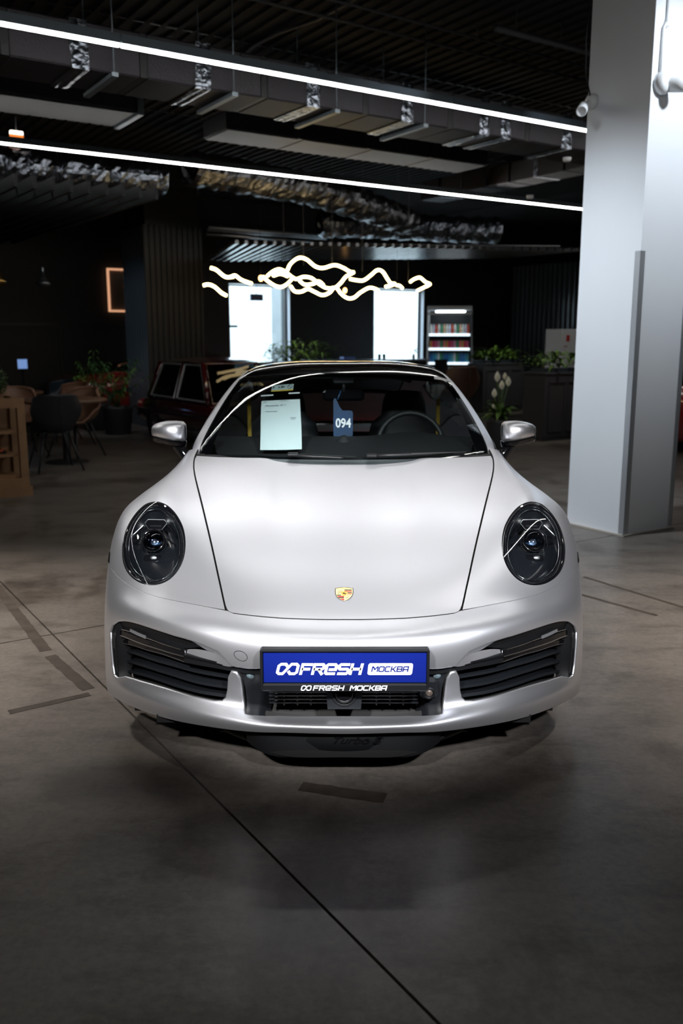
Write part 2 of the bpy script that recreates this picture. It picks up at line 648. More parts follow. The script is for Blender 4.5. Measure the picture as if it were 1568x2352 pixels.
# blind box low detail at the top of window 1
mb = MB()
mb.box((7.52, 15.0, 2.33), (0.3, 0.05, 0.14))
mb.box((7.52, 15.0, 2.50), (0.012, 0.012, 0.2))
tag(mb.build('hanging_sign', mat('sign_grey', (0.16, 0.2, 0.3), 0.5), rotz=ROT), 'small grey sign hanging in the top of the left-hand window', 'sign')

# wainscot mouldings on the dark wall at the left
tr = holder('trim_1', rotz=ROT)
mb = MB()
mb.box((1.0, 14.885, 1.72), (12, 0.03, 0.05))
mb.build('rail', M_clad, tr)
for a in (-1.5, 0.2, 1.9, 3.3, 4.5, 5.6):
    mb = MB()
    mb.box((a, 14.887, 0.86), (0.05, 0.026, 1.66))
    mb.build('stile', M_clad, tr)
bb = holder('baseboard_back', rotz=ROT)
mb = MB()
mb.box((-2.8, 14.88, 0.06), (18.8, 0.03, 0.12))
mb.build('board', M_clad, bb)

# ceiling with ribs
ceil = holder('ceiling')
mb = MB()
mb.box((2.9, 2.7, ZC + 0.1), (30.6, 25.2, 0.2))
mb.build('soffit', M_ceil, ceil, rotz=ROT)
mb = MB()
a = -4.0
while a < 12:
    mb.box((a, 7.5, ZC - 0.012), (0.05, 14.6, 0.03))
    a += 0.155
r = mb.build('ceiling_ribs', M_ceil, ceil, rotz=ROT)
r['kind'] = 'stuff'
for b in (3.2, 5.9, 8.8, 11.9):
    mb = MB()
    mb.box((4, b, ZC - 0.02), (16, 0.04, 0.012))
    mb.build('panel_joint', M_clad, ceil, rotz=ROT)

# pipes and cable under the ceiling
def pipe(name, label, cat, path, r, m, hang=None):
    t = thing(name, label, cat)
    mb = MB()
    mb.tube([W(*p) for p in path], r, 8)
    mb.build('pipe', m, t)
    for h in (hang or []):
        mb = MB()
        mb.tube([W(*h), W(h[0], h[1], ZW)], 0.006, 5)
        mb.build('hanger', m, t)
    return t


pipe('conduit', 'thin dark conduit under the ceiling, nearer of two running side by side', 'pipe', [(-3, 4.10, 4.1), (2.9, 4.24, 4.1), (9, 4.5, 4.1)], 0.012, M_pipe, [(1.5, 4.2, 4.1), (4.2, 4.28, 4.1)])
pipe('conduit', 'thin dark conduit under the ceiling, farther of two, its end by the small camera', 'pipe', [(-3, 4.45, 4.1), (2.9, 4.58, 4.1), (6.3, 4.69, 4.1)], 0.014, M_pipe, [(2.4, 4.56, 4.1), (5.2, 4.65, 4.1)])
pipe('sprinkler_pipe', 'thick dark sprinkler pipe with hangers, ending short under the ceiling', 'pipe', [(3.95, 3.77, 4.0), (9, 3.82, 4.0)], 0.03, M_pipe, [(4.2, 3.78, 4.0), (4.75, 3.79, 4.0)])
pipe('ceiling_cable', 'thick wavy black cable clipped across the ceiling', 'cable', [(2.86, 6.6, 4.2), (2.86, 6.37, 4.2), (2.80, 5.9, 4.21), (2.80, 5.41, 4.2), (2.90, 4.9, 4.19), (2.93, 4.4, 4.2), (2.9, 3.6, 4.2)], 0.02, M_pipe)

# linear lamps
def lamp(name, label, b, z, a0, a1, joints, wires, glow=None):
    t = thing(name, label, 'lamp', W(0, b, z), ROT, 'linear ceiling lamps')
    cuts = [a0] + joints + [a1]
    for i in range(len(cuts) - 1):
        c0, c1 = cuts[i] + 0.004, cuts[i + 1] - 0.004
        mb = MB()
        mb.box(((c0 + c1) / 2, 0, 0.058), (c1 - c0, 0.06, 0.055))
        mb.box(((c0 + c1) / 2, 0, 0.09), (c1 - c0, 0.035, 0.012))
        mb.build('housing', M_lampbody, t)
        mb = MB()
        mb.box(((c0 + c1) / 2, 0, 0.021), (c1 - c0, 0.034, 0.018), bev=0.006)
        mb.build('diffuser', glow or M_lampglow, t)
    for w in wires:
        mb = MB()
        mb.tube([(w, 0, 0.09), (w, 0, ZW - z)], 0.0011, 4)
        mb.box((w, 0, 0.1), (0.05, 0.045, 0.02))
        mb.build('suspension_wire', M_pipe, t)
    return t


lamp('linear_lamp', 'glowing linear lamp along the big rectangular duct, upper of two', 4.06, 3.4, -4.98, 9.5, [-2.08, 0.817, 3.718, 6.62], [-1.2, 0.0, 1.75, 2.5, 3.0, 4.6, 5.4])
lamp('linear_lamp', 'glowing linear lamp crossing before the dark clad column, lower of two', 7.70, 3.4, -4.0, 11.5, [-0.54, 2.363, 5.263, 8.163], [-1, 1.1, 1.9, 3.3, 4.7, 6.4, 7.8])
lamp('linear_lamp', 'linear lamp straight above the nose of the silver car', 0.80, 3.4, -2.2, 3.6, [0.7], [-1.9, 0.4, 3.3])

# the big rectangular duct
t = thing('air_duct', 'big rectangular grey insulated air duct with foil bands behind the upper lamp', 'duct', (0, 0, 0), ROT)
seg = [-3.3, -2.0, -0.85, 0.19, 1.201, 2.232, 3.238, 4.203, 5.2, 6.3, 7.6]
for i in range(len(seg) - 1):
    mb = MB()
    mb.box(((seg[i] + seg[i + 1]) / 2, 4.91, 3.56), (seg[i + 1] - seg[i] - 0.05, 0.56, 0.32), bev=0.012)
    mb.build('duct_section', M_duct, t)
    mb = MB()
    mb.box((seg[i + 1], 4.91, 3.56), (0.052, 0.55, 0.31))
    mb.build('joint_tape', M_ductband, t)
for a in (-2.6, -1.35, -0.3, 0.714, 1.687, 2.693, 3.692, 4.62, 4.9, 5.75):
    mb = MB()
    rows = []
    rr = random.Random(int(a * 100))
    ring = [(-0.287, 0.17), (-0.287, 0.0), (-0.287, -0.168), (0, -0.168), (0.287, -0.168), (0.287, 0), (0.287, 0.17)]
    for k in range(5):
        rows.append([(a - 0.065 + 0.033 * k + rr.uniform(-.008, .008), 4.91 + y + rr.uniform(-.004, .004) * 0 + (-.006 if y < 0 else .006) * (k % 2), 3.56 + z + (-.006 if z < 0 else 0) * (k % 2)) for (y, z) in ring])
    mb.grid(rows, smooth=False)
    mb.build('foil_band', M_foil, t)
for a in (0.95, 1.93, 2.9, 3.86):
    mb = MB()
    mb.box((a, 4.91, 3.375), (0.05, 0.7, 0.03))
    mb.tube([(a, 4.58, 3.37), (a, 4.58, ZW)], 0.006, 5)
    mb.tube([(a, 5.24, 3.37), (a, 5.24, ZW)], 0.006, 5)
    mb.build('hanger_bracket', M_lampbody, t)

# cross duct on the right, running towards the far end
t = thing('branch_duct', 'grey branch duct with foil bands joining the big duct near the white column', 'duct', (0, 0, 0), ROT)
for i, (b0, b1) in enumerate(((5.23, 6.2), (6.2, 7.2), (7.2, 8.2), (8.2, 9.2))):
    mb = MB()
    mb.box((7.60, (b0 + b1) / 2, 3.70), (0.44, b1 - b0 - 0.03, 0.26), bev=0.01)
    mb.build('duct_section', M_duct, t)
for b in (5.7, 6.7, 7.7, 8.7):
    mb = MB()
    mb.box((7.60, b, 3.70), (0.452, 0.07, 0.272))
    mb.build('foil_band', M_foil, t)
t = thing('flat_duct', 'flat dark duct high behind the big rectangular duct', 'duct', (0, 0, 0), ROT)
for i in range(4):
    mb = MB()
    mb.box((3.2 + 0.9 * i, 6.75, 3.66), (0.86, 0.6, 0.2), bev=0.02)
    mb.build('duct_section', M_ductdark, t)
for i in range(3):
    mb = MB()
    mb.box((3.65 + 0.9 * i, 6.75, 3.66), (0.05, 0.59, 0.19))
    mb.build('joint_tape', M_ductband, t)
t = thing('flat_duct', 'flat dark duct at the far left above the lower lamp', 'duct', (0, 0, 0), ROT)
mb = MB()
mb.box((0.6, 7.0, 3.75), (2.6, 0.7, 0.22), bev=0.03)
mb.build('duct_section', M_ductdark, t)
mb = MB()
mb.box((1.93, 7.0, 3.75), (0.06, 0.72, 0.25))
mb.build('end_flange', M_lampbody, t)


def foil_duct(name, label, path, r, seed, m, seglen=12):
    """foil wrapped round duct: crumpled skin in sections between tight straps"""
    t = thing(name, label, 'duct')
    P = [Vector(W(*p)) for p in path]
    # resample
    pts = []
    for i in range(len(P) - 1):
        n = max(2, int((P[i + 1] - P[i]).length / 0.05))
        for k in range(n):
            pts.append(P[i].lerp(P[i + 1], k / n))
    pts.append(P[-1])
    rr = random.Random(seed)
    N = 22
    rows = []
    for i, p in enumerate(pts):
        d = (pts[min(i + 1, len(pts) - 1)] - pts[max(i - 1, 0)]).normalized()
        a = d.cross(Vector((0, 0, 1))).normalized()
        b = a.cross(d)
        sag = 1 + 0.05 * math.sin(i * 0.9) + (-0.10 if i % seglen == 0 else 0)
        rows.append([tuple(p + (a * math.cos(2 * PI * k / N) + b * math.sin(2 * PI * k / N) * 0.8) * (r * sag * (1 + rr.uniform(-.06, .06)))) for k in range(N + 1)])
    for row in rows:
        row[N] = row[0]
    i = 0
    while i < len(rows) - 1:
        mb = MB()
        mb.grid(rows[i:i + seglen + 1], smooth=False)
        mb.build('duct_section', m, t)
        i += seglen
    for i in range(seglen, len(rows) - 1, seglen):
        c = sum((Vector(q) for q in rows[i][:N]), Vector()) / N
        mb = MB()
        mb.tube([tuple(c + (Vector(q) - c) * 1.02) for q in rows[i][:N]], 0.014, 6, closed=True)
        mb.build('strap', M_foil, t)
    return t


foil_duct('foil_duct', 'crinkled foil duct above the slats at the far left, behind the lower lamp', [(-2.5, 8.9, 3.42), (1.0, 8.9, 3.42), (3.0, 8.8, 3.42)], 0.26, 3, M_foil)
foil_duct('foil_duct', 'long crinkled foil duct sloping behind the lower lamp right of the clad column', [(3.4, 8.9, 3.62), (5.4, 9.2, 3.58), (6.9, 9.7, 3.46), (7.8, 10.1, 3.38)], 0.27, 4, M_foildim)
foil_duct('foil_duct', 'horizontal foil wrapped duct just above the slats near the window wall', [(6.6, 10.9, 3.36), (8.3, 10.5, 3.36), (9.8, 10.1, 3.36)], 0.27, 5, M_foil, 9)
t = thing('pipe_rack', 'group of thin bright pipes above the slats right of the clad column', 'pipe')
for (b, z, a0, a1, m) in ((11.6, 3.25, 4.9, 7.3, M_alu), (11.9, 3.18, 5.0, 7.4, M_steel), (12.3, 3.3, 5.2, 7.6, M_alu)):
    mb = MB()
    mb.tube([W(a0, b, z), W(a1, b, z)], 0.025, 8)
    mb.build('pipe', m, t)

# hanging slat ceilings
t = thing('slat_ceiling', 'dark hanging ceiling of thin slats over the tables at the left', 'ceiling panel')
me0 = None
for i in range(34):
    a = 2.2 - 0.178 * i
    if me0 is None:
        mb = MB()
        mb.box((0, 2.75, 0.06), (0.035, 5.5, 0.12))
        o = mb.build('slat', M_slatdark, t)
        me0 = o.data
    else:
        o = link('slat', me0, t)
    o.location = W(a, 7.0, 2.9)
    o.rotation_euler = (0, 0, ROT + 0.04)
mb = MB()
for b in (7.6, 9.6, 11.6):
    mb.box((-0.9, b, 3.05), (6.4, 0.04, 0.04))
mb.build('carrier_rail', M_clad, t, rotz=ROT)
t = thing('slat_ceiling', 'hanging ceiling of fanned slats lit by the windows behind the wavy lamp', 'ceiling panel')
N = 40
for i in range(N):
    k = i / (N - 1)
    p = Vector(W(4.24 + 4.81 * k, 9.25 - 1.84 * k, 2.78))
    q = Vector(W(5.12 + 3.77 * k, 12.1 - 3.23 * k, 2.78))
    d = q - p
    mb = MB()
    mb.box((0, d.length / 2, 0), (0.045, d.length, 0.05))
    o = mb.build('slat', M_slat, t)
    o.location = p
    o.rotation_euler = (0, 0, math.atan2(-d.x, d.y))
mb = MB()
for k in (0.25, 0.75):
    p, q = Vector(W(4.24, 9.25, 2.85)), Vector(W(5.12, 12.1, 2.85))
    r_, s_ = Vector(W(9.05, 7.41, 2.85)), Vector(W(8.89, 8.87, 2.85))
    mb.tube([p.lerp(q, k), r_.lerp(s_, k)], 0.018, 6)
mb.build('carrier_rail', M_clad, t)

# white column with corner guards
t = holder('column', rotz=ROT)
mb = MB()
mb.box((4.112, 2.325, 2.13), (0.56, 0.56, 4.24))
mb.build('shaft', M_col, t)
for (a, b, sa, sb, zt) in ((3.832, 2.045, 1, 1, 2.07), (4.392, 2.045, -1, 1, 2.05)):
    mb = MB()
    w_, th = 0.05, 0.004
    mb.box((a + sa * w_ / 2 - sa * th, b - sb * th / 2, zt / 2), (w_, th, zt))
    mb.box((a - sa * th / 2, b + sb * w_ / 2 - sb * th, zt / 2), (th, w_, zt))
    mb.build('corner_guard', M_alu, t)
mb = MB()
mb.box((4.112, 2.035, 0.006), (0.6, 0.03, 0.012))
mb.box((3.822, 2.325, 0.006), (0.03, 0.6, 0.012))
mb.build('mortar_edge', mat('mortar', (0.4, 0.37, 0.33), 0.9, bump=(60, 0.5)), t)

# dark clad column at the left: narrow fluted face to the left, wide battens to the right
t = holder('clad_column', rotz=ROT)
mb = MB()
mb.box((4.40, 12.4, 2.12), (0.94, 0.94, 4.24))
mb.build('shaft', mat('column_grey', (0.022, 0.026, 0.03), 0.5), t)
mb = MB()
mb.box((4.39, 12.41, 1.635), (1.0, 1.0, 3.27))
mb.build('cladding', M_clad, t)
for i in range(9):
    mb = MB()
    mb.box((3.884, 11.95 + 0.115 * i, 1.635), (0.012, 0.055, 3.27))
    mb.build('batten', mat('batten_sidelit', (0.10, 0.11, 0.12), 0.3) if i == 0 else MATS['batten_sidelit'], t)  # lighter colour on this face holds the cool side light
for i in range(11):
    mb = MB()
    mb.box((3.91 + 0.096 * i, 11.895, 1.635), (0.05, 0.03, 3.27))
    mb.build('batten', M_clad, t)

mat('batten_gloss', (0.045, 0.05, 0.055), 0.22)
# slat wall at the right behind the planters
t = holder('slat_wall', rotz=ROT)
mb = MB()
mb.box((14.42, 11.0, 1.6), (0.1, 6.9, 3.2))
mb.build('backing', M_clad, t)
mb = MB()
mb.box((14.34, 11.0, 0.022), (0.06, 0.07, 3.2))
for i in range(46):
    b = 14.3 - 0.15 * i
    mb = MB()
    mb.box((14.345, b, 1.6), (0.05, 0.07, 3.2))
    mb.build('batten', MATS['batten_gloss'] if i < 17 else M_clad, t)

NOSE=[[(0,-0.0018,0.1984),(0.1962,0.0072,0.1986),(0.3589,0.0403,0.1926),(0.4943,0.0979,0.1858),(0.6322,0.1891,0.1733),(0.766,0.3082,0.1616),(0.8526,0.41,0.1519),(0.9014,0.4994,0.1444),(0.9072,0.6591,0.1488)],
[(0,-0.0063,0.226),(0.1954,0.0015,0.2267),(0.3574,0.0349,0.2274),(0.4921,0.0925,0.227),(0.6292,0.1834,0.2191),(0.7615,0.2979,0.2073),(0.8517,0.4021,0.1924),(0.9007,0.4909,0.1828),(0.9155,0.65,0.191)],
[(0,0.0553,0.2365),(0.1992,0.0589,0.2364),(0.3614,0.0739,0.2559),(0.4964,0.1263,0.2639),(0.6342,0.2167,0.2627),(0.7664,0.3267,0.2505),(0.8573,0.4191,0.229),(0.9043,0.4993,0.2201),(0.9193,0.6445,0.2476)],
[(0,0.053,0.3177),(0.198,0.0568,0.3187),(0.3602,0.0777,0.3313),(0.4934,0.126,0.3563),(0.6289,0.2108,0.3642),(0.7613,0.3259,0.3577),(0.8586,0.4301,0.3192),(0.9052,0.5094,0.2912),(0.921,0.6431,0.3265)],
[(0,0.0166,0.4187),(0.1943,0.0242,0.4193),(0.3626,0.0587,0.4268),(0.4878,0.1126,0.4625),(0.6221,0.1994,0.478),(0.756,0.326,0.4716),(0.8536,0.4425,0.4268),(0.9048,0.5204,0.3788),(0.9236,0.6495,0.4057)],
[(0,0.0096,0.4909),(0.1923,0.0158,0.4938),(0.3628,0.0635,0.4978),(0.4868,0.1197,0.5113),(0.6232,0.2135,0.5185),(0.7573,0.352,0.5121),(0.8577,0.4757,0.4796),(0.9075,0.5499,0.4436),(0.9262,0.6682,0.4622)],
[(0,0.0567,0.525),(0.1947,0.0607,0.5292),(0.3777,0.115,0.5333),(0.4948,0.1699,0.5391),(0.6302,0.2585,0.539),(0.7599,0.3933,0.5331),(0.8597,0.5178,0.5238),(0.9099,0.5923,0.508),(0.9295,0.697,0.5174)],
[(0,0.1367,0.5431),(0.2012,0.1398,0.5483),(0.4,0.1934,0.556),(0.5097,0.2428,0.5603),(0.6405,0.3188,0.5609),(0.7641,0.4381,0.5621),(0.8594,0.5562,0.5715),(0.9096,0.6324,0.5729),(0.9327,0.7288,0.5673)],
[(0,0.267,0.5851),(0.2164,0.2698,0.591),(0.4318,0.3152,0.6043),(0.5397,0.3545,0.6091),(0.6645,0.4134,0.6121),(0.7808,0.5122,0.6263),(0.865,0.6146,0.6375),(0.9114,0.6829,0.631),(0.9349,0.7754,0.6172)],
[(0,0.4816,0.6527),(0.2382,0.4816,0.6577),(0.4797,0.5124,0.6779),(0.5887,0.5403,0.692),(0.7052,0.5813,0.7074),(0.8109,0.6506,0.7215),(0.8813,0.725,0.7151),(0.9179,0.7792,0.6939),(0.9357,0.8638,0.6687)],
[(0,0.7347,0.7339),(0.268,0.7297,0.7377),(0.5374,0.7476,0.7578),(0.6464,0.768,0.779),(0.7479,0.7979,0.8037),(0.8348,0.8397,0.7957),(0.8879,0.8883,0.7746),(0.9173,0.9286,0.7501),(0.9341,0.9962,0.6971)],
[(0,1.061,0.8202),(0.3098,1.0556,0.8239),(0.615,1.0691,0.8382),(0.7133,1.088,0.8517),(0.7809,1.111,0.8508),(0.8387,1.1326,0.8217),(0.8717,1.158,0.7895),(0.8952,1.1806,0.7566),(0.926,1.2202,0.692)],
[(0,1.3635,0.8982),(0.3506,1.3773,0.9017),(0.6799,1.4084,0.9143),(0.7431,1.4355,0.9105),(0.7718,1.459,0.8848),(0.799,1.4725,0.8365),(0.8322,1.4813,0.7816),(0.8633,1.4872,0.7359),(0.9102,1.496,0.6669)],
[(0,1.5458,0.9621),(0.4015,1.5865,0.9638),(0.6825,1.6472,0.9512),(0.7468,1.6754,0.935),(0.7633,1.6972,0.9035),(0.7746,1.7082,0.8475),(0.8087,1.7089,0.7789),(0.8449,1.7068,0.724),(0.8977,1.7017,0.6498)]]
NOSE_S=[0.0, 0.2367, 0.4678, 0.5831, 0.7108, 0.8557, 0.9812, 1.0662, 1.1793]
NOSE_T=[0.0, 0.0418, 0.0968, 0.1859, 0.2867, 0.3512, 0.416, 0.4887, 0.5943, 0.7699, 0.9868, 1.2966, 1.6249, 1.8471]
ROOF=[[(0,1.2954,0.851),(0.3402,1.3263,0.8507),(0.5642,1.4205,0.8637),(0.6816,1.5041,0.8777),(0.7222,1.5494,0.8827),(0.7606,1.6403,0.8763),(0.7744,1.676,0.852)],
[(0,1.3527,0.901),(0.326,1.381,0.9001),(0.5635,1.4718,0.9076),(0.6949,1.5514,0.9181),(0.7354,1.5982,0.9193),(0.7619,1.7017,0.8995),(0.7788,1.732,0.8581)],
[(0,1.5249,1.0197),(0.3059,1.5482,1.0195),(0.5401,1.63,1.0185),(0.6722,1.7019,1.0151),(0.7134,1.7455,1.0078),(0.7473,1.843,0.953),(0.7854,1.8672,0.8685)],
[(0,1.7724,1.1516),(0.2949,1.7927,1.1495),(0.5072,1.8588,1.1405),(0.6224,1.9169,1.132),(0.6618,1.9519,1.118),(0.7147,2.0285,1.012),(0.7913,2.0424,0.8772)],
[(0,2.0528,1.2748),(0.2847,2.0738,1.2696),(0.467,2.1218,1.2549),(0.5623,2.1614,1.2413),(0.6011,2.1826,1.2201),(0.6824,2.2214,1.0626),(0.7975,2.223,0.8858)],
[(0,2.2362,1.3198),(0.2844,2.2579,1.3148),(0.4499,2.2963,1.2986),(0.5335,2.3261,1.2809),(0.5727,2.3403,1.2549),(0.6685,2.3611,1.0847),(0.8024,2.3595,0.8942)],
[(0,2.4448,1.3335),(0.2875,2.4657,1.3299),(0.4382,2.4979,1.3121),(0.5122,2.5221,1.2886),(0.5503,2.5336,1.2565),(0.6617,2.5474,1.0928),(0.809,2.5489,0.9058)],
[(0,2.7557,1.3131),(0.2848,2.7734,1.3102),(0.4265,2.8022,1.2904),(0.4958,2.8249,1.2633),(0.5345,2.8369,1.2311),(0.6587,2.8577,1.0854),(0.8201,2.8689,0.9225)],
[(0,3.2,1.2364),(0.2748,3.2092,1.2336),(0.4118,3.2321,1.2138),(0.4806,3.253,1.1882),(0.5221,3.2654,1.1615),(0.6602,3.2906,1.0524),(0.8321,3.3046,0.9356)],
[(0,3.7478,1.0871),(0.2626,3.7488,1.085),(0.3993,3.7604,1.0687),(0.4729,3.772,1.0494),(0.5199,3.7792,1.0326),(0.6691,3.795,0.9758),(0.8292,3.806,0.9174)],
[(0,4.1521,0.9334),(0.257,4.1498,0.9325),(0.3981,4.1488,0.9222),(0.4784,4.1478,0.911),(0.5287,4.1468,0.9031),(0.6715,4.1419,0.8793),(0.7995,4.1352,0.8533)],
[(0,4.4188,0.8033),(0.2561,4.4122,0.8034),(0.4003,4.3998,0.7982),(0.4834,4.3868,0.7932),(0.5333,4.3762,0.7901),(0.6618,4.3442,0.7805),(0.7624,4.3081,0.7672)]]
ROOF_S=[0.0, 0.2895, 0.4741, 0.5807, 0.6372, 0.7889, 0.9414]
ROOF_T=[0.0, 0.1036, 0.2996, 0.5291, 0.7688, 0.9305, 1.1274, 1.4366, 1.8747, 2.4109, 2.8076, 3.0674]
# ------------------------------------------------------------------ the silver sports car: sculpted surfaces
def _card(k):
    n = len(k)
    h = np.diff(k)
    A = np.zeros((n, n))
    B = np.zeros((n, n))
    A[0, 0] = A[-1, -1] = 1
    for i in range(1, n - 1):
        A[i, i - 1] = h[i - 1] / 6
        A[i, i] = (h[i - 1] + h[i]) / 3
        A[i, i + 1] = h[i] / 6
        B[i, i - 1] = 1 / h[i - 1]
        B[i, i + 1] = 1 / h[i]
        B[i, i] = -1 / h[i - 1] - 1 / h[i]
    return np.linalg.solve(A, B)


def _basis(k, M2, x):
    x = np.asarray(x, float)
    n = len(k)
    i = np.clip(np.searchsorted(k, x) - 1, 0, n - 2)
    h = k[i + 1] - k[i]
    a = (k[i + 1] - x) / h
    b = (x - k[i]) / h
    m = len(x)
    r = np.arange(m)
    Wt = np.zeros((m, n))
    Wt[r, i] += a
    Wt[r, i + 1] += b
    Wt += ((a ** 3 - a) * h * h / 6)[:, None] * M2[i] + ((b ** 3 - b) * h * h / 6)[:, None] * M2[i + 1]
    D = np.zeros((m, n))
    D[r, i] -= 1 / h
    D[r, i + 1] += 1 / h
    D += (-(3 * a * a - 1) * h / 6)[:, None] * M2[i] + ((3 * b * b - 1) * h / 6)[:, None] * M2[i + 1]
    return Wt, D


class Surf:
    """smooth spline surface through a net of points; s across the car, t along it; mirrored about x=0"""

    def __init__(self, P, ks, kt, mirror=True):
        P = np.array(P, float)
        ks = np.array(ks, float)
        if mirror:
            Q = P[:, :0:-1].copy()
            Q[:, :, 0] *= -1
            P = np.concatenate([Q, P], 1)
            ks = np.r_[-ks[:0:-1], ks]
        self.P, self.ks, self.kt = P, ks, np.array(kt, float)
        self.Ms, self.Mt = _card(self.ks), _card(self.kt)

    def ev(self, st):
        st = np.atleast_2d(np.asarray(st, float))
        Ws, Ds = _basis(self.ks, self.Ms, st[:, 0])
        Wt, Dt = _basis(self.kt, self.Mt, st[:, 1])
        p = np.einsum('mi,mj,ijk->mk', Wt, Ws, self.P)
        ds = np.einsum('mi,mj,ijk->mk', Wt, Ds, self.P)
        dt = np.einsum('mi,mj,ijk->mk', Dt, Ws, self.P)
        n = np.cross(ds, dt)
        n /= np.linalg.norm(n, axis=1)[:, None] + 1e-12
        return p, n


def crease(S):
    """two soft pressed lines in the bonnet that fade out towards the nose"""
    ev0 = S.ev

    def ev(st):
        st = np.atleast_2d(np.asarray(st, float))

        def disp(st):
            x = np.abs(st[:, 0])
            c = 0.235 + 0.0 * st[:, 1]
            k = np.clip((x - c) / 0.03, -1, 1)
            step = 0.5 * (k * (1.5 - 0.5 * k * k) + 1)
            fade = np.clip((st[:, 1] - 0.75) / 0.6, 0, 1)
            fade = fade * fade * (3 - 2 * fade)
            return 0.005 * step * fade * np.clip((0.46 - x) / 0.2, 0, 1)
        p, n = ev0(st)
        h = 1e-3
        pa, na = ev0(st + [h, 0])
        pb, nb = ev0(st + [0, h])
        d, da, db = disp(st), disp(st + [h, 0]), disp(st + [0, h])
        P0, PA, PB = p + n * d[:, None], pa + na * da[:, None], pb + nb * db[:, None]
        N = np.cross(PA - P0, PB - P0)
        N /= np.linalg.norm(N, axis=1)[:, None] + 1e-12
        return P0, N
    S.ev = ev
    return S


NS = crease(Surf(NOSE, NOSE_S, NOSE_T))
RS = Surf(ROOF, ROOF_S, ROOF_T)


def densify(poly, step):
    out = []
    n = len(poly)
    for i in range(n):
        a, b = np.array(poly[i], float), np.array(poly[(i + 1) % n], float)
        k = max(1, int(math.ceil(np.linalg.norm(b - a) / step)))
        for j in range(k):
            out.append(a + (b - a) * j / k)
    return np.array(out)


def smooth_line(pts, sub=4):
    """Catmull-Rom through an open run of points"""
    p = np.array(pts, float)
    q = np.vstack([2 * p[0] - p[1], p, 2 * p[-1] - p[-2]])
    out = []
    for i in range(1, len(q) - 2):
        for k in range(sub):
            t = k / sub
            out.append(0.5 * (2 * q[i] + (q[i + 1] - q[i - 1]) * t + (2 * q[i - 1] - 5 * q[i] + 4 * q[i + 1] - q[i + 2]) * t * t + (3 * q[i] - q[i - 1] - 3 * q[i + 1] + q[i + 2]) * t ** 3))
    out.append(p[-1])
    return np.array(out)


def smooth_loop(pts, sub=4):
    p = np.array(pts, float)
    n = len(p)
    out = []
    for i in range(n):
        a, b, c, d = p[i - 1], p[i], p[(i + 1) % n], p[(i + 2) % n]
        for k in range(sub):
            t = k / sub
            out.append(0.5 * (2 * b + (c - a) * t + (2 * a - 5 * b + 4 * c - d) * t * t + (3 * b - a - 3 * c + d) * t ** 3))
    return np.array(out)


def inside(pts, poly):
    x, y = pts[:, 0], pts[:, 1]
    r = np.zeros(len(pts), bool)
    n = len(poly)
    for i in range(n):
        x0, y0 = poly[i]
        x1, y1 = poly[(i + 1) % n]
        if y0 == y1:
            continue
        c = ((y0 > y) != (y1 > y)) & (x < (x1 - x0) * (y - y0) / (y1 - y0) + x0)
        r ^= c
    return r


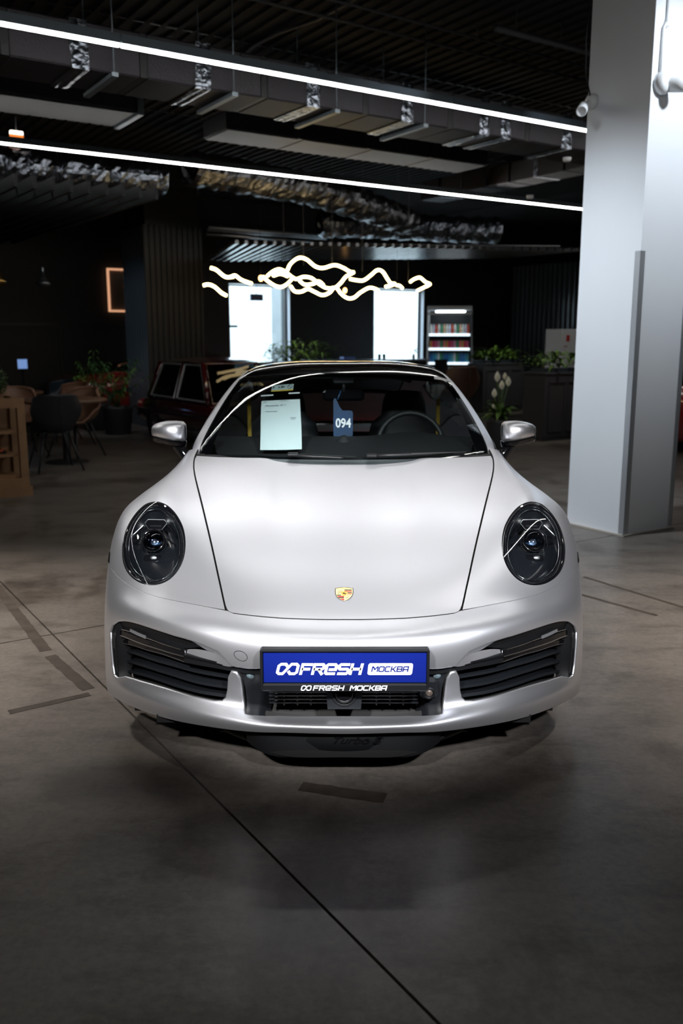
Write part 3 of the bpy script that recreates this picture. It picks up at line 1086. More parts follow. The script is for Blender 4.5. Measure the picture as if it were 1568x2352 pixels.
def panel(name, S, outer, holes, material, parent, ds=0.03, dt=0.015, off=0.0, rim=0.012, keep=None, disp=None, roll=0.0006):
    """trimmed piece of a surface with its edges turned inwards; normals follow the surface"""
    loops = [np.array(outer)] + [np.array(h) for h in holes]
    sc = np.array([1.0 / ds, 1.0 / dt])
    bd = [densify(l * sc, 0.8) for l in loops]
    lo, hi = bd[0].min(0), bd[0].max(0)
    gx, gy = np.meshgrid(np.arange(lo[0] + .3, hi[0], 1.0), np.arange(lo[1] + .3, hi[1], 1.0))
    g = np.c_[gx.ravel(), gy.ravel()]
    g[:, 0] += 0.25 * (np.floor(g[:, 1]) % 2)
    m = inside(g, bd[0])
    for b in bd[1:]:
        m &= ~inside(g, b)
    allb = np.vstack(bd)
    g = g[m]
    d = np.array([((allb - q) ** 2).sum(1).min() for q in g]) if len(g) else np.zeros(0)
    g = g[d > 0.2]
    verts = np.vstack(bd + [g])
    edges = []
    o = 0
    for b in bd:
        edges += [(o + i, o + (i + 1) % len(b)) for i in range(len(b))]
        o += len(b)
    vo, eo, fo, ov, oe, of = delaunay_2d_cdt([Vector(v) for v in verts], edges, [], 0, 1e-5)
    V = np.array([tuple(v) for v in vo])
    F = [tuple(f) for f in fo]
    cen = np.array([V[list(f)].mean(0) for f in F])
    m = inside(cen, bd[0])
    for b in bd[1:]:
        m &= ~inside(cen, b)
    F = [f for f, k in zip(F, m) if k]
    st = V / sc
    p, n = S.ev(st)
    if disp is not None:
        p = p + n * disp(st)[:, None]
    p = p + n * off
    if keep is not None:
        km = keep(p)
        F = [f for f in F if all(km[i] for i in f)]
    # orient by the surface normal
    FF = []
    for f in F:
        a, b, c = p[f[0]], p[f[1]], p[f[2]]
        FF.append(f if np.dot(np.cross(b - a, c - a), n[f[0]]) > 0 else f[::-1])
    vs = [tuple(q) for q in p]
    nn = [tuple(q) for q in n]
    nrim = 0
    if rim > 0:
        cnt = {}
        for f in FF:
            for i in range(len(f)):
                e = (f[i], f[(i + 1) % len(f)])
                cnt[e] = 1
        rims = [e for e in cnt if (e[1], e[0]) not in cnt]
        # rolled edge: a quarter round that turns the skin inwards, then a short flange
        acc = {}
        for e in rims:
            t = p[e[1]] - p[e[0]]
            t /= np.linalg.norm(t) + 1e-12
            for v in e:
                acc[v] = acc.get(v, 0) + np.cross(t, n[v])
        prof = [(math.sin(q) * roll, (1 - math.cos(q)) * roll, q) for q in np.linspace(0, PI / 2, 5 if roll > .004 else 3)] if roll > 0 else [(0, 0, PI / 2)]
        prof.append((prof[-1][0], prof[-1][1] + rim, PI / 2))
        idx = {}
        for v, en in acc.items():
            en = en / (np.linalg.norm(en) + 1e-12)
            idx[v] = len(vs)
            for (ou, de, q) in prof:
                vs.append(tuple(p[v] + en * ou - n[v] * de))
                nn.append(tuple(n[v] * math.cos(q) + en * math.sin(q)))
        for e in rims:
            a, b = idx[e[0]], idx[e[1]]
            for k in range(len(prof) - 1):
                FF.append((a + k, a + k + 1, b + k + 1, b + k))
                nrim += 1
    me = bpy.data.meshes.new(name)
    me.from_pydata(vs, [], FF)
    me.polygons.foreach_set('use_smooth', [True] * len(FF))
    me.materials.append(material)
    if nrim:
        # the shade inside a panel gap is painted dark on its flange
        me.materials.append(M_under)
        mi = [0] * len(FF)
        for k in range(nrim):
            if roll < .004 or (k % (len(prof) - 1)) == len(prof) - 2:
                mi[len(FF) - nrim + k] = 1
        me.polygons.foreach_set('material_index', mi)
    me.update()
    if disp is None:
        me.normals_split_custom_set_from_vertices(nn)
    return link(name, me, parent)


def mir(l):
    return [(-x, y) for (x, y) in reversed(l)]


def shrink(poly, k):
    p = np.array(poly)
    c = p.mean(0)
    return [tuple(c + (q - c) * k) for q in p]


M_silver = mat('satin_silver_paint', (0.87, 0.885, 0.94), 0.37, 0.93, spec=0.5, coat=0.12, coat_r=0.22)
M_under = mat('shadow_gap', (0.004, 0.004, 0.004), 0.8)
M_lens = glass('headlamp_lens', (0.93, 0.95, 0.96), 1.5)
M_wind = glass('windscreen_glass', (0.55, 0.60, 0.60), 1.52, refl=1.0)
M_side = glass('side_window_glass', (0.5, 0.55, 0.55), 1.5)
M_lamp_dark = mat('headlamp_interior', (0.006, 0.007, 0.009), 0.18)
M_projector = glass('projector_glass', (0.25, 0.3, 0.36), 1.9)
M_chin = mat('chin_plastic', (0.004, 0.0045, 0.005), 0.55, spec=0.12)
M_fabric = mat('dark_interior', (0.012, 0.012, 0.014), 0.75)
M_belt = mat('yellow_belt', (0.42, 0.27, 0.02), 0.6)

CAR = thing('sports_car', 'satin silver sports car facing the viewer with round headlamps and blue plate', 'car')
SE, TE = NS.ks[-1], NS.kt[-1]

hood_half = [(0.0, 1.652), (-0.1246, 1.652), (-0.2406, 1.648), (-0.3052, 1.640), (-0.3856, 1.638), (-0.478, 1.645), (-0.484, 1.60), (-0.4845, 1.4844), (-0.4818, 1.314), (-0.4791, 1.1353), (-0.4764, 0.9558), (-0.4725, 0.8033), (-0.4691, 0.6589), (-0.4661, 0.5678), (-0.465, 0.5105), (-0.4625, 0.4935), (-0.455, 0.484), (-0.4420, 0.4795), (-0.3253, 0.4825), (-0.1511, 0.4855), (0.0, 0.4865)]
hood_half = hood_half[:5] + [(x + (0.0028 if x < -0.455 else 0), y) for (x, y) in hood_half[5:]]


def inset(l, dx, dy):
    return [(x + dx, y + dy) for (x, y) in l]


hood = hood_half + mir(hood_half)[1:-1]
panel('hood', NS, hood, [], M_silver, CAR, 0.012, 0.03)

seam = [(-0.4663, 0.4835), (-0.5317, 0.4842), (-0.6129, 0.4848), (-0.6953, 0.4855), (-0.7766, 0.4857), (-0.8527, 0.4864), (-0.9239, 0.4875), (-0.9801, 0.4936), (-1.0211, 0.505), (-1.08, 0.52), (-SE, 0.535)]
lamp = [(-0.7008, 1.0166), (-0.729, 1.0108), (-0.7587, 1.0013), (-0.7861, 0.9869), (-0.8133, 0.9613), (-0.8407, 0.9284), (-0.8646, 0.8932), (-0.8883, 0.8509), (-0.9101, 0.8016), (-0.9272, 0.7509), (-0.9401, 0.7029), (-0.9477, 0.6602), (-0.9475, 0.6226), (-0.9416, 0.5854), (-0.9291, 0.5636), (-0.9101, 0.5458), (-0.8853, 0.5355), (-0.8587, 0.5304), (-0.827, 0.5288), (-0.7942, 0.5312), (-0.761, 0.5379), (-0.7304, 0.5487), (-0.7019, 0.5639), (-0.6769, 0.5826), (-0.6542, 0.6057), (-0.6331, 0.6342), (-0.6156, 0.6663), (-0.6016, 0.7015), (-0.5912, 0.7404), (-0.5846, 0.7801), (-0.5811, 0.8208), (-0.5811, 0.8593), (-0.585, 0.8952), (-0.594, 0.929), (-0.6065, 0.9596), (-0.6241, 0.9858), (-0.6465, 1.006), (-0.6712, 1.015)]
lamp_s = [tuple(q) for q in smooth_loop(lamp, 2)]
open_half = [(0.0, 0.283), (-0.1453, 0.2801), (-0.3455, 0.2839), (-0.4424, 0.2735), (-0.4714, 0.2678), (-0.4856, 0.28), (-0.5135, 0.2981), (-0.5681, 0.299), (-0.6598, 0.2903), (-0.7669, 0.2888), (-0.8763, 0.2893), (-0.94, 0.2895), (-0.9867, 0.2837), (-1.0043, 0.2641), (-0.9971, 0.2145), (-0.9833, 0.1366), (-0.973, 0.0977), (-0.9467, 0.0881), (-0.8949, 0.0997), (-0.8092, 0.0969), (-0.6926, 0.0984), (-0.5983, 0.0972), (-0.5328, 0.1006), (-0.5073, 0.1082), (-0.4943, 0.1239), (-0.4891, 0.1511), (-0.4848, 0.2056), (-0.4739, 0.2362), (-0.4617, 0.2381), (-0.4525, 0.2194), (-0.4465, 0.1464), (-0.4323, 0.077), (-0.4125, 0.0751), (-0.2601, 0.0889), (-0.1092, 0.0907), (0.0, 0.0906)]
hood_front = hood_half[15:]
# fenders, one each side
fend = [(-0.4892, 1.76), (-0.4895, 1.60), (-0.4892, 1.4844), (-0.4866, 1.314), (-0.4839, 1.1353), (-0.4812, 0.9558), (-0.4773, 0.8033), (-0.4739, 0.6589), (-0.4709, 0.5678), (-0.470, 0.5105), (-0.4705, 0.4885)] + [(x, y + 0.0030) for (x, y) in seam[1:]] + [(-SE, 0.9), (-SE, 1.3), (-SE, 1.76), (-0.8, 1.76)]
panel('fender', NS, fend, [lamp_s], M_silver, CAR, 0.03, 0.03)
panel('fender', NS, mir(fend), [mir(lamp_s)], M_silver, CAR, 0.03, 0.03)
# bumper cover: one skin from wheel arch to wheel arch with one wide opening, the struts standing in it
bump_half = [(x, y - 0.0068) for (x, y) in hood_front[::-1]][:-1] + [(-0.4655, 0.4813)] + [(x, y - 0.0015) for (x, y) in seam[1:]]
bumper = bump_half[:-1] + [(-SE, 0.533), (-SE, 0.0)] + [(SE, 0.0), (SE, 0.533)] + mir(bump_half)[1:-1]
opening = open_half[:-1] + mir(open_half)[:-1]


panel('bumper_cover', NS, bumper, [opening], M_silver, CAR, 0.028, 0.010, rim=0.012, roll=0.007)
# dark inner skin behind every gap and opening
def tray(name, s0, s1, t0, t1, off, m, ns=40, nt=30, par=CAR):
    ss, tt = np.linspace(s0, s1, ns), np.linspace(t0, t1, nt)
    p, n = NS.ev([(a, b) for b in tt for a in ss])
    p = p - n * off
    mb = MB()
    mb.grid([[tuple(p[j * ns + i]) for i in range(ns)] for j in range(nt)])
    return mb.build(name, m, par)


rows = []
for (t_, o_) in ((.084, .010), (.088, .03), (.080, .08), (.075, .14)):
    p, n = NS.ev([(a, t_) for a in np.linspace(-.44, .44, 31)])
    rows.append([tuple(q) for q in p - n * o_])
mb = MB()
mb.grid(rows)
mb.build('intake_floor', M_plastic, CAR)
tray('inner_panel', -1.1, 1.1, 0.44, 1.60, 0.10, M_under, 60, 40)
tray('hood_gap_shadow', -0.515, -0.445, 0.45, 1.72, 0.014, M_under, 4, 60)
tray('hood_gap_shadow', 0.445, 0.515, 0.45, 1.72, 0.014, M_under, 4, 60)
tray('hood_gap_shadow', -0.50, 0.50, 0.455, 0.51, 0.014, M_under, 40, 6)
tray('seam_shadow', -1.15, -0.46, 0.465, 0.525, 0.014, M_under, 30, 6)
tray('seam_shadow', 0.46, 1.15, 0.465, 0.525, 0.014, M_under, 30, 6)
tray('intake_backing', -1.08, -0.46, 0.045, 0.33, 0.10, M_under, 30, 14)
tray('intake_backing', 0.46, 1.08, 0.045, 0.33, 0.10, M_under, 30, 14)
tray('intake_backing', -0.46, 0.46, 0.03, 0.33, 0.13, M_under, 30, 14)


def ribbon(name, S, line, w_t, off0, off1, thick, m, par, sub=5, lip=0.0):
    """bar that follows the skin: line in (s,t), height w_t, from depth off0 (front) to off1 (back)"""
    l = smooth_line(line, sub)
    rows = []
    for (dt, of) in ((-w_t / 2, off1), (-w_t / 2, off0), (w_t / 2, off0), (w_t / 2, off1)):
        p, n = S.ev(l + [0, dt])
        rows.append([tuple(q) for q in (p - n * of)])
    rows.append(rows[0])
    mb = MB()
    mb.grid(rows, smooth=False)
    k = len(l)
    a = [rows[i][0] for i in range(4)]
    b = [rows[i][k - 1] for i in range(4)]
    mb.add(a, [(0, 1, 2, 3)])
    mb.add(b, [(3, 2, 1, 0)])
    return mb.build(name, m, par)


for sgn in (1, -1):
    def SX(l):
        return l if sgn > 0 else [(-x, y) for (x, y) in l]
    # ---- outer intake
    for (line, w) in (([(-0.991, .183), (-.824, .160), (-.701, .160), (-.599, .163), (-.500, .175)], .0075),
                      ([(-0.991, .149), (-.824, .134), (-.701, .132), (-.599, .133), (-.500, .143)], .0075),
                      ([(-0.990, .114), (-.824, .111), (-.701, .109), (-.599, .112), (-.500, .122)], .007)):
        ribbon('intake_slat', NS, SX(line), w, 0.045, 0.095, 0, M_plasticg, CAR)
    for (a, b) in ((-0.74, .14), (-0.70, .165)):
        l = SX([(a, .105), (a + .01, b), (a + .015, .20)])
        ribbon('slat_support', NS, l, .001, 0.07, 0.095, 0, M_plastic, CAR, 2)
    ribbon('indicator_bar', NS, SX([(-0.984, .2505), (-.848, .2215), (-.72, .220), (-.632, .223)]), .022, 0.024, 0.07, 0, M_plastic, CAR)
    ribbon('indicator_lens', NS, SX([(-0.982, .2500), (-.848, .2215), (-.72, .2205), (-.634, .2232)]), .0165, 0.020, 0.0245, 0, M_blackgloss, CAR)
    # bright inner edges of the lamp bar
    ribbon('indicator_plate', NS, SX([(-.885, .2485), (-.84, .2395), (-.80, .2355)]), .0095, 0.0165, 0.0205, 0, mat('indicator_grey', (.16, .165, .175), .35, .3) if 'indicator_grey' not in MATS else MATS['indicator_grey'], CAR)
    ribbon('indicator_trim', NS, SX([(-0.975, .2600), (-.905, .2465), (-.885, .2440)]), .0022, 0.0185, 0.021, 0, M_chrome, CAR)
    ribbon('indicator_trim', NS, SX([(-0.80, .2345), (-.72, .2325), (-.650, .2335)]), .0028, 0.0185, 0.021, 0, M_chrome, CAR)
    ribbon('indicator_trim', NS, SX([(-0.982, .2410), (-.848, .2125), (-.72, .2115), (-.634, .214)]), .0042, 0.0185, 0.0215, 0, M_steel, CAR)
    ribbon('indicator_trim', NS, SX([(-.6345, .233), (-.633, .2235), (-.6335, .2145)]), .0035, 0.0185, 0.021, 0, M_chrome, CAR, 2)
    ribbon('intake_strip', NS, SX([(-.978, .2155), (-.83, .1955), (-.725, .1975), (-.633, .195)]), .013, 0.034, 0.06, 0, M_blackgloss, CAR)
    ribbon('intake_strip_edge', NS, SX([(-.976, .2085), (-.83, .1895), (-.725, .1915), (-.633, .189)]), .0022, 0.0325, 0.035, 0, mat('smoked_lens', (.05, .045, .045), .12) if 'smoked_lens' not in MATS else MATS['smoked_lens'], CAR)
    # black band running from the outer intake to behind the plate
    ribbon('intake_band', NS, SX([(-.632, .2125), (-.573, .221), (-.505, .239), (-.443, .254), (-.359, .262), (-.2, .264), (0, .266)]), .026, 0.012, 0.06, 0, M_plastic, CAR)
    ribbon('intake_band_edge', NS, SX([(-.632, .2185), (-.573, .228), (-.505, .2455), (-.443, .2605), (-.359, .268), (-.2, .270)]), .004, 0.009, 0.013, 0, M_blackgloss, CAR)
    # dark hood of the scoop above the lamp bar
    sc_top = [(-1.002, .278), (-.975, .292), (-.94, .2925), (-.8763, .2923), (-.7669, .2918), (-.6598, .2933), (-.60, .2975), (-.565, .297)]
    sc_bot = [(-.985, .256), (-.94, .243), (-.848, .232), (-.72, .231), (-.66, .233), (-.62, .245), (-.585, .262), (-.553, .272)]
    rows = []
    for k in range(5):
        l = [(1 - k / 4) * np.array(a) + k / 4 * np.array(b) for a, b in zip(smooth_line(SX(sc_top), 3), smooth_line(SX(sc_bot), 3))]
        p, n = NS.ev(l)
        rows.append([tuple(q) for q in p - n * (0.008 + 0.022 * math.sin(k / 4 * PI / 2))])
    mb = MB()
    mb.grid(rows)
    mb.build('scoop_liner', M_plastic, CAR)
    # silver ramp at the inner end of the scoop
    rt = [(-.632, .236), (-.60, .250), (-.565, .263), (-.53, .277), (-.5135, .296), (-.490, .281), (-.475, .270)]
    rb = [(-.632, .214), (-.60, .217), (-.565, .226), (-.53, .235), (-.505, .245), (-.487, .252), (-.470, .262)]
    rows = []
    for k in range(5):
        l = [(1 - k / 4) * np.array(a) + k / 4 * np.array(b) for a, b in zip(smooth_line(SX(rt), 3), smooth_line(SX(rb), 3))]
        p, n = NS.ev(l)
        dep = np.linspace(0.020, 0.003, len(l)) + 0.010 * (1 - k / 4) * np.linspace(1, 0, len(l))
        rows.append([tuple(q) for q in p - n * dep[:, None]])
    mb = MB()
    mb.grid(rows)
    mb.build('scoop_ramp', M_silver, CAR)
    # triangular facet joining ramp and bumper skin
    ft = [(-.62, .2955), (-.5681, .2985), (-.5135, .2975), (-.4856, .2795), (-.473, .269)]
    fb = [(-.60, .272), (-.56, .268), (-.53, .277), (-.50, .270), (-.474, .266)]
    rows = []
    for k in range(4):
        l = [(1 - k / 3) * np.array(a) + k / 3 * np.array(b) for a, b in zip(smooth_line(SX(ft), 3), smooth_line(SX(fb), 3))]
        p, n = NS.ev(l)
        dep = 0.001 + (k / 3) * np.linspace(0.022, 0.003, len(l))
        rows.append([tuple(q) for q in p - n * dep[:, None]])
    mb = MB()
    mb.grid(rows)
    mb.build('scoop_facet', M_silver, CAR)
    # air curtain pillar
    pl = [(-1.003, .275), (-.998, .217), (-.984, .14), (-.974, .098)]
    pr = [(-.940, .285), (-.952, .240), (-.946, .164), (-.943, .092)]
    rows = []
    for k in range(6):
        u = k / 5
        l = [(1 - u) * np.array(a) + u * np.array(b) for a, b in zip(smooth_line(SX(pl), 4), smooth_line(SX(pr), 4))]
        p, n = NS.ev(l)
        dep = [0.012, 0.010, 0.012, 0.010, 0.012, 0.06][k]
        rows.append([tuple(q) for q in p - n * dep])
    mb = MB()
    mb.grid(rows)
    mb.build('air_curtain_pillar', M_plastic, CAR)
    p, n = NS.ev(SX([(-.981, .215)]))
    mb = MB()
    mb.box((0, 0, 0), (0.012, 0.012, 0.04), M=T(*(p[0] - n[0] * 0.010)))
    mb.build('air_curtain_slot', M_under, CAR)
    # ---- centre intake flank with sensors
    fl_t = [(-.447, .235), (-.40, .246), (-.35, .250), (-.30, .250)]
    fl_b = [(-.431, .082), (-.40, .083), (-.35, .088), (-.30, .090)]
    rows = []
    for k in range(8):
        u = k / 7
        l = [(1 - u) * np.array(a) + u * np.array(b) for a, b in zip(smooth_line(SX(fl_t), 4), smooth_line(SX(fl_b), 4))]
        p, n = NS.ev(l)
        dep = np.interp(np.linspace(0, 1, len(l)), [0, .15, .6, 1], [0.018, 0.022, 0.04, 0.09]) + 0.028 * max(0, u - 0.18)
        rows.append([tuple(q) for q in p - n * dep[:, None]])
    mb = MB()
    mb.grid(rows)
    mb.build('intake_flank', M_plasticg, CAR)
    p, n = NS.ev(SX([(-0.413, .229)]))
    mb = MB()
    Mx = Matrix.Translation(tuple(p[0] - n[0] * 0.020)) @ Vector(tuple(n[0])).to_track_quat('Z', 'Y').to_matrix().to_4x4()
    mb.lathe([(0, .004), (.009, .004), (.0105, .0), (.0125, .001), (.0125, -.006)], 18, Mx)
    mb.build('parking_sensor', mat('sensor_face', (.10, .14, .16), .35) if 'sensor_face' not in MATS else MATS['sensor_face'], CAR)
    # small lamp set in the fender's side
    ribbon('side_marker', NS, SX([(-1.098, .60), (-1.090, .56), (-1.078, .535)]), .001, -0.003, 0.004, 0, M_blackgloss, CAR)
    mk_t = [(-1.11, .615), (-1.108, .56), (-1.10, .535)]
    mk_b = [(-1.075, .60), (-1.068, .56), (-1.062, .53)]
    rows = []
    for k in range(3):
        l = [(1 - k / 2) * np.array(a) + k / 2 * np.array(b) for a, b in zip(smooth_line(SX(mk_t), 3), smooth_line(SX(mk_b), 3))]
        p, n = NS.ev(l)
        rows.append([tuple(q) for q in p + n * 0.0025])
    mb = MB()
    mb.grid(rows, flip=sgn < 0)
    mb.build('side_marker', M_blackgloss, CAR)

    # ---- headlamp
    LP = lamp_s if sgn > 0 else mir(lamp_s)
    lens = panel('headlamp', NS, shrink(LP, 0.985), [], M_lens, CAR, 0.025, 0.025, off=0.001, rim=0.0)
    # glossy black border ring of the lens
    ringo, ringi = np.array(shrink(LP, 0.99)), np.array(shrink(LP, 0.90))
    cen = np.array(LP).mean(0)
    n_ = len(ringo)

    def loop3(sc, dep):
        q = cen + (np.array(LP) - cen) * sc
        p, n = NS.ev(q)
        return [tuple(v) for v in p - n * dep]
    def loops(name, spec, m, close=False):
        rows = [loop3(s_, d_) for (s_, d_) in spec]
        rows = [r + [r[0]] for r in rows]
        mb = MB()
        mb.grid(rows)
        if close:
            k = len(rows[-1]) - 1
            c = tuple(np.mean(np.array(rows[-1][:k]), 0))
            mb.add(rows[-1][:k] + [c], [(i, (i + 1) % k, k) for i in range(k)])
        return mb.build(name, m, lens)
    loops('lamp_border', [(0.992, 0.004), (0.93, 0.005), (0.905, 0.012)], M_blackgloss)
    loops('lamp_bowl', [(0.905, 0.012), (0.885, 0.03), (0.86, 0.055), (0.80, 0.075), (0.55, 0.088), (0.2, 0.09)], M_lamp_dark, True)
    # thin chrome light ring
    mb = MB()
    mb.tube(loop3(0.845, 0.016)[::2], 0.0014, 6, closed=True)
    mb.build('light_ring', M_chrome, lens)
    mb = MB()
    mb.tube(loop3(0.90, 0.011)[::2], 0.0016, 6, closed=True)
    mb.build('light_ring', M_lamp_dark, lens)
    # optical modules, set in the lamp's own frame
    pc, nc_ = NS.ev([tuple(SX([(-0.748, 0.80)])[0])])
    zc = Vector(tuple(nc_[0]))
    face = (zc * 0.35 + Vector((0.05 * (-1 if sgn > 0 else 1), -0.93, 0.30))).normalized()
    right = Vector((0, 0, 1)).cross(face).normalized()
    upv = face.cross(right).normalized()
    MO = Matrix((right, upv, face)).transposed().to_4x4()
    MO.translation = Vector(tuple(pc[0])) - zc * 0.052
    MO = MO @ Matrix.Diagonal((1.5, 1.5, 1.15, 1))

    def LM(x, y, z=0.0):
        return MO @ Matrix.Translation((x, y, z))
    mb = MB()
    mb.sphere((0, 0, 0), (.026, .026, .016), 24, 12, LM(0, 0.004, .006))
    mb.build('projector_lens', M_projector, lens)
    mb = MB()
    mb.lathe([(.027, -.02), (.031, .008), (.029, .012), (.0265, .006)], 28, LM(0, 0.004, 0))
    mb.build('projector_ring', M_blackgloss, lens)
    mb = MB()
    mb.sphere((0, 0, 0), (.020, .012, .004), 16, 8, LM(0, 0.002, -.012))
    mb.build('projector_mirror', M_steel, lens)

    def frame(poly, r, m, name, z):
        mb = MB()
        mb.tube([tuple(LM(x, y, z) @ Vector((0, 0, 0))) for (x, y) in poly], r, 6, closed=True, smooth=False)
        mb.build(name, m, lens)
    hexa = [(-.022, .062), (.022, .062), (.029, .052), (.018, .036), (-.018, .036), (-.029, .052)]
    frame(hexa, .0013, M_steel, 'module_frame', .0)
    mb = MB()
    mb.prism(hexa, .012, LM(0, 0, -.016))
    mb.build('light_module', M_blackgloss, lens)
    mb = MB()
    mb.box((0, .045, -.003), (.030, .004, .004), LM(0, 0, 0))
    mb.build('module_bar', M_lamp_dark, lens)
    octa = [(-.020, -.030), (.020, -.030), (.034, -.012), (.034, .018), (.020, .034), (-.020, .034), (-.034, .018), (-.034, -.012)]
    frame(octa, .0011, M_lamp_dark, 'module_frame', .004)
    for s2 in (-1, 1):
        mb = MB()
        mb.grid([[tuple(LM(s2 * (.032 + .026 * u), .052 - .030 * u - .010 * v, -.012 + .016 * math.sin(PI * v)) @ Vector((0, 0, 0))) for u in (0, .33, .66, 1)] for v in (0, .25, .5, .75, 1)])
        mb.build('reflector_wing', M_steel if s2 * sgn < 0 else M_blackgloss, lens)
        mb = MB()
        mb.box((s2 * .034, .028, 0), (.022, .005, .003), LM(0, 0, 0) @ Matrix.Rotation(-s2 * .6, 4, 'Z'))
        mb.build('module_bar', M_blackgloss, lens)
    mb = MB()
    mb.box((0, -.040, -.006), (.044, .016, .008), LM(0, 0, 0), bev=.003)
    mb.build('light_module', M_blackgloss, lens)
    mb = MB()
    mb.sphere((0, 0, 0), (.010, .006, .004), 12, 8, LM(.004, -.040, .001))
    mb.build('light_reflector', M_steel, lens)
    mb = MB()
    for i in range(-11, 12):
        for j in range(6):
            mb.box((i * .0042, -.066 - .0055 * j - .00006 * i * i * 1.0, -.012 + .0035 * j), (.0022, .0036, .003), LM(0, 0, 0))
    g_ = mb.build('ribbed_reflector', mat('ribbed_grey', (.03, .03, .032), .35) if 'ribbed_grey' not in MATS else MATS['ribbed_grey'], lens)
    g_['kind'] = 'stuff'
    mb = MB()
    mb.grid([[tuple(LM(x, -.060 - .036 * v, -.020 + .030 * v * v) @ Vector((0, 0, 0))) for x in (-.055, -.03, 0, .03, .055)] for v in (0, .33, .66, 1)])
    mb.build('reflector_apron', M_lamp_dark, lens)

# towing eye cap: a round seam in the bumper's left half (seen from the front)
p, n = NS.ev([(-0.436, .3075)])
Mx = Matrix.Translation(tuple(p[0])) @ Vector(tuple(n[0])).to_track_quat('Z', 'Y').to_matrix().to_4x4()
l = [(-0.436 + .0262 * math.cos(a), .3075 + .0133 * math.sin(a)) for a in np.linspace(0, 2 * PI, 33)[:-1]]
p, n = NS.ev(l)
mb = MB()
mb.tube([tuple(q) for q in p + n * .0002], .0011, 5, closed=True)
mb.build('towing_cap_seam', M_under, CAR)

# centre intake: grille bars, radar eye, camera housing on the right
mb = MB()
for s_ in (-1, 1):
    mb.tube([(s_ * .245, .115, .375), (s_ * .245, .115, .245)], .003, 4)
mb.build('grille_frame', M_plastic, CAR)
for k in range(9):
    z = .258 + .0125 * k
    mb = MB()
    mb.box((0, .112, z), (.50, .012, .0045))
    mb.build('grille_bar', M_plasticg, CAR)
for x in (-.20, -.155, -.11, .11, .155, .20):
    mb = MB()
    mb.box((x, .116, .31), (.005, .010, .125))
    mb.build('grille_upright', M_plasticg, CAR)
mb = MB()
prof = [(-.055, .258), (.055, .258), (.058, .30), (.052, .36), (-.052, .36), (-.058, .30)]
mb.prism(prof, .05, T(0.002, 0.105, 0, rx=PI / 2))
rad = mb.build('radar_housing', M_plasticg, CAR)
mb = MB()
mb.lathe([(.039, 0), (.041, .006), (.037, .010), (.033, .004)], 28, T(0.002, 0.054, .312, rx=PI / 2))
mb.build('radar_ring', M_plastic, rad)
mb = MB()
mb.sphere((0, 0, 0), (.033, .033, .022), 24, 12, T(0.002, 0.050, .312, rx=PI / 2))
mb.build('radar_lens', M_blackgloss, rad)
mb = MB()
mb.lathe([(0, -.002), (.012, -.002), (.0135, .004), (.019, .006), (.021, -.004)], 24, T(0.281, 0.062, .312, rx=PI / 2))
cam2 = mb.build('towing_eye', M_plastic, CAR)
mb = MB()
mb.lathe([(0, .001), (.0115, .001), (.0118, -.002)], 20, T(0.281, 0.060, .312, rx=PI / 2))
mb.build('eye_centre', mat('eye_brown', (.10, .075, .06), .4), cam2)
mb = MB()
mb.box((0.281, 0.085, .325), (.06, .05, .075), bev=.012)
mb.build('towing_eye_housing', M_plasticg, CAR)

# dark lip under the silver edge and the lowered spoiler with raised lettering
def under_lip(name, S0, s1, dz0, dz1, back, m):
    ss = np.linspace(-s1, s1, 61)
    p, n = NS.ev([(a, 0.006) for a in ss])
    rows = []
    for (k, dy, dz) in ((0, .016, .006), (1, .012, dz0), (2, back, dz1)):
        rows.append([(q[0], q[1] + dy, q[2] + dz) for q in p])
    mb = MB()
    mb.grid(rows)
    return mb.build(name, m, CAR)


under_lip('chin_lip', 0, 1.10, -.012, -.030, .05, M_plastic)
xs = np.linspace(-.42, .42, 41)
rows = []
for (yo, zf) in ((.030, 0.0), (.022, .35), (.026, .7), (.045, 1.0), (.10, 1.0)):
    row = []
    for x in xs:
        u = abs(x) / .42
        ytop = .012 + .13 * u * u
        zt = .182
        zb = .091 + .030 * u ** 3
        row.append((x, ytop + yo, zt + (zb - zt) * zf))
    rows.append(row)
mb = MB()
mb.grid(rows)
mb.build('spoiler_lip', M_chin, CAR)
for s_ in (-1, 1):
    mb = MB()
    mb.box((s_ * .42, .21, .142), (.02, .06, .05), bev=.004)
    mb.build('spoiler_bracket', M_plasticg, CAR)
    mb = MB()
    mb.box((s_ * .345, .16, .165), (.018, .03, .012), bev=.003)
    mb.build('spoiler_clip', M_plasticg, CAR)
mb = MB()
mb.box((0, 1.6, .165), (1.5, 2.6, .04))
mb.box((0, .5, .16), (1.3, .6, .03))
mb.build('floor_pan', M_black, CAR)

# ------------------------------------------------------------------ cabin
GS_, GT_ = RS.ks, RS.kt
c3, c4 = ROOF_S[3], ROOF_S[4]
tW, tR = ROOF_T[4], ROOF_T[4]
ws = [(-c3 + .004, .03), (-c3 + .003, .35), (-c3 + .002, .60), (-c3 + .002, tW - .008), (-.47, tW + .004), (-.2, tW + .002), (0, tW)]
ws = ws + mir(ws)[1:]
panel('windscreen', RS, ws, [], M_wind, CAR, 0.03, 0.03, off=0.002, rim=0.0)
# black printed border of the screen, just under the glass
fi = [(0, .765), (-.3092, .765), (-.4532, .762), (-.535, .752), (-.553, .70), (-.545, .6442), (-.5375, .4584), (-.5278, .2421), (-.5282, .10), (-.2, .10), (0, .10)]
panel('screen_border', RS, ws, [fi[::1] + mir(fi)[1:-1]], M_blackgloss, CAR, 0.03, 0.03, off=-0.004, rim=0.0)
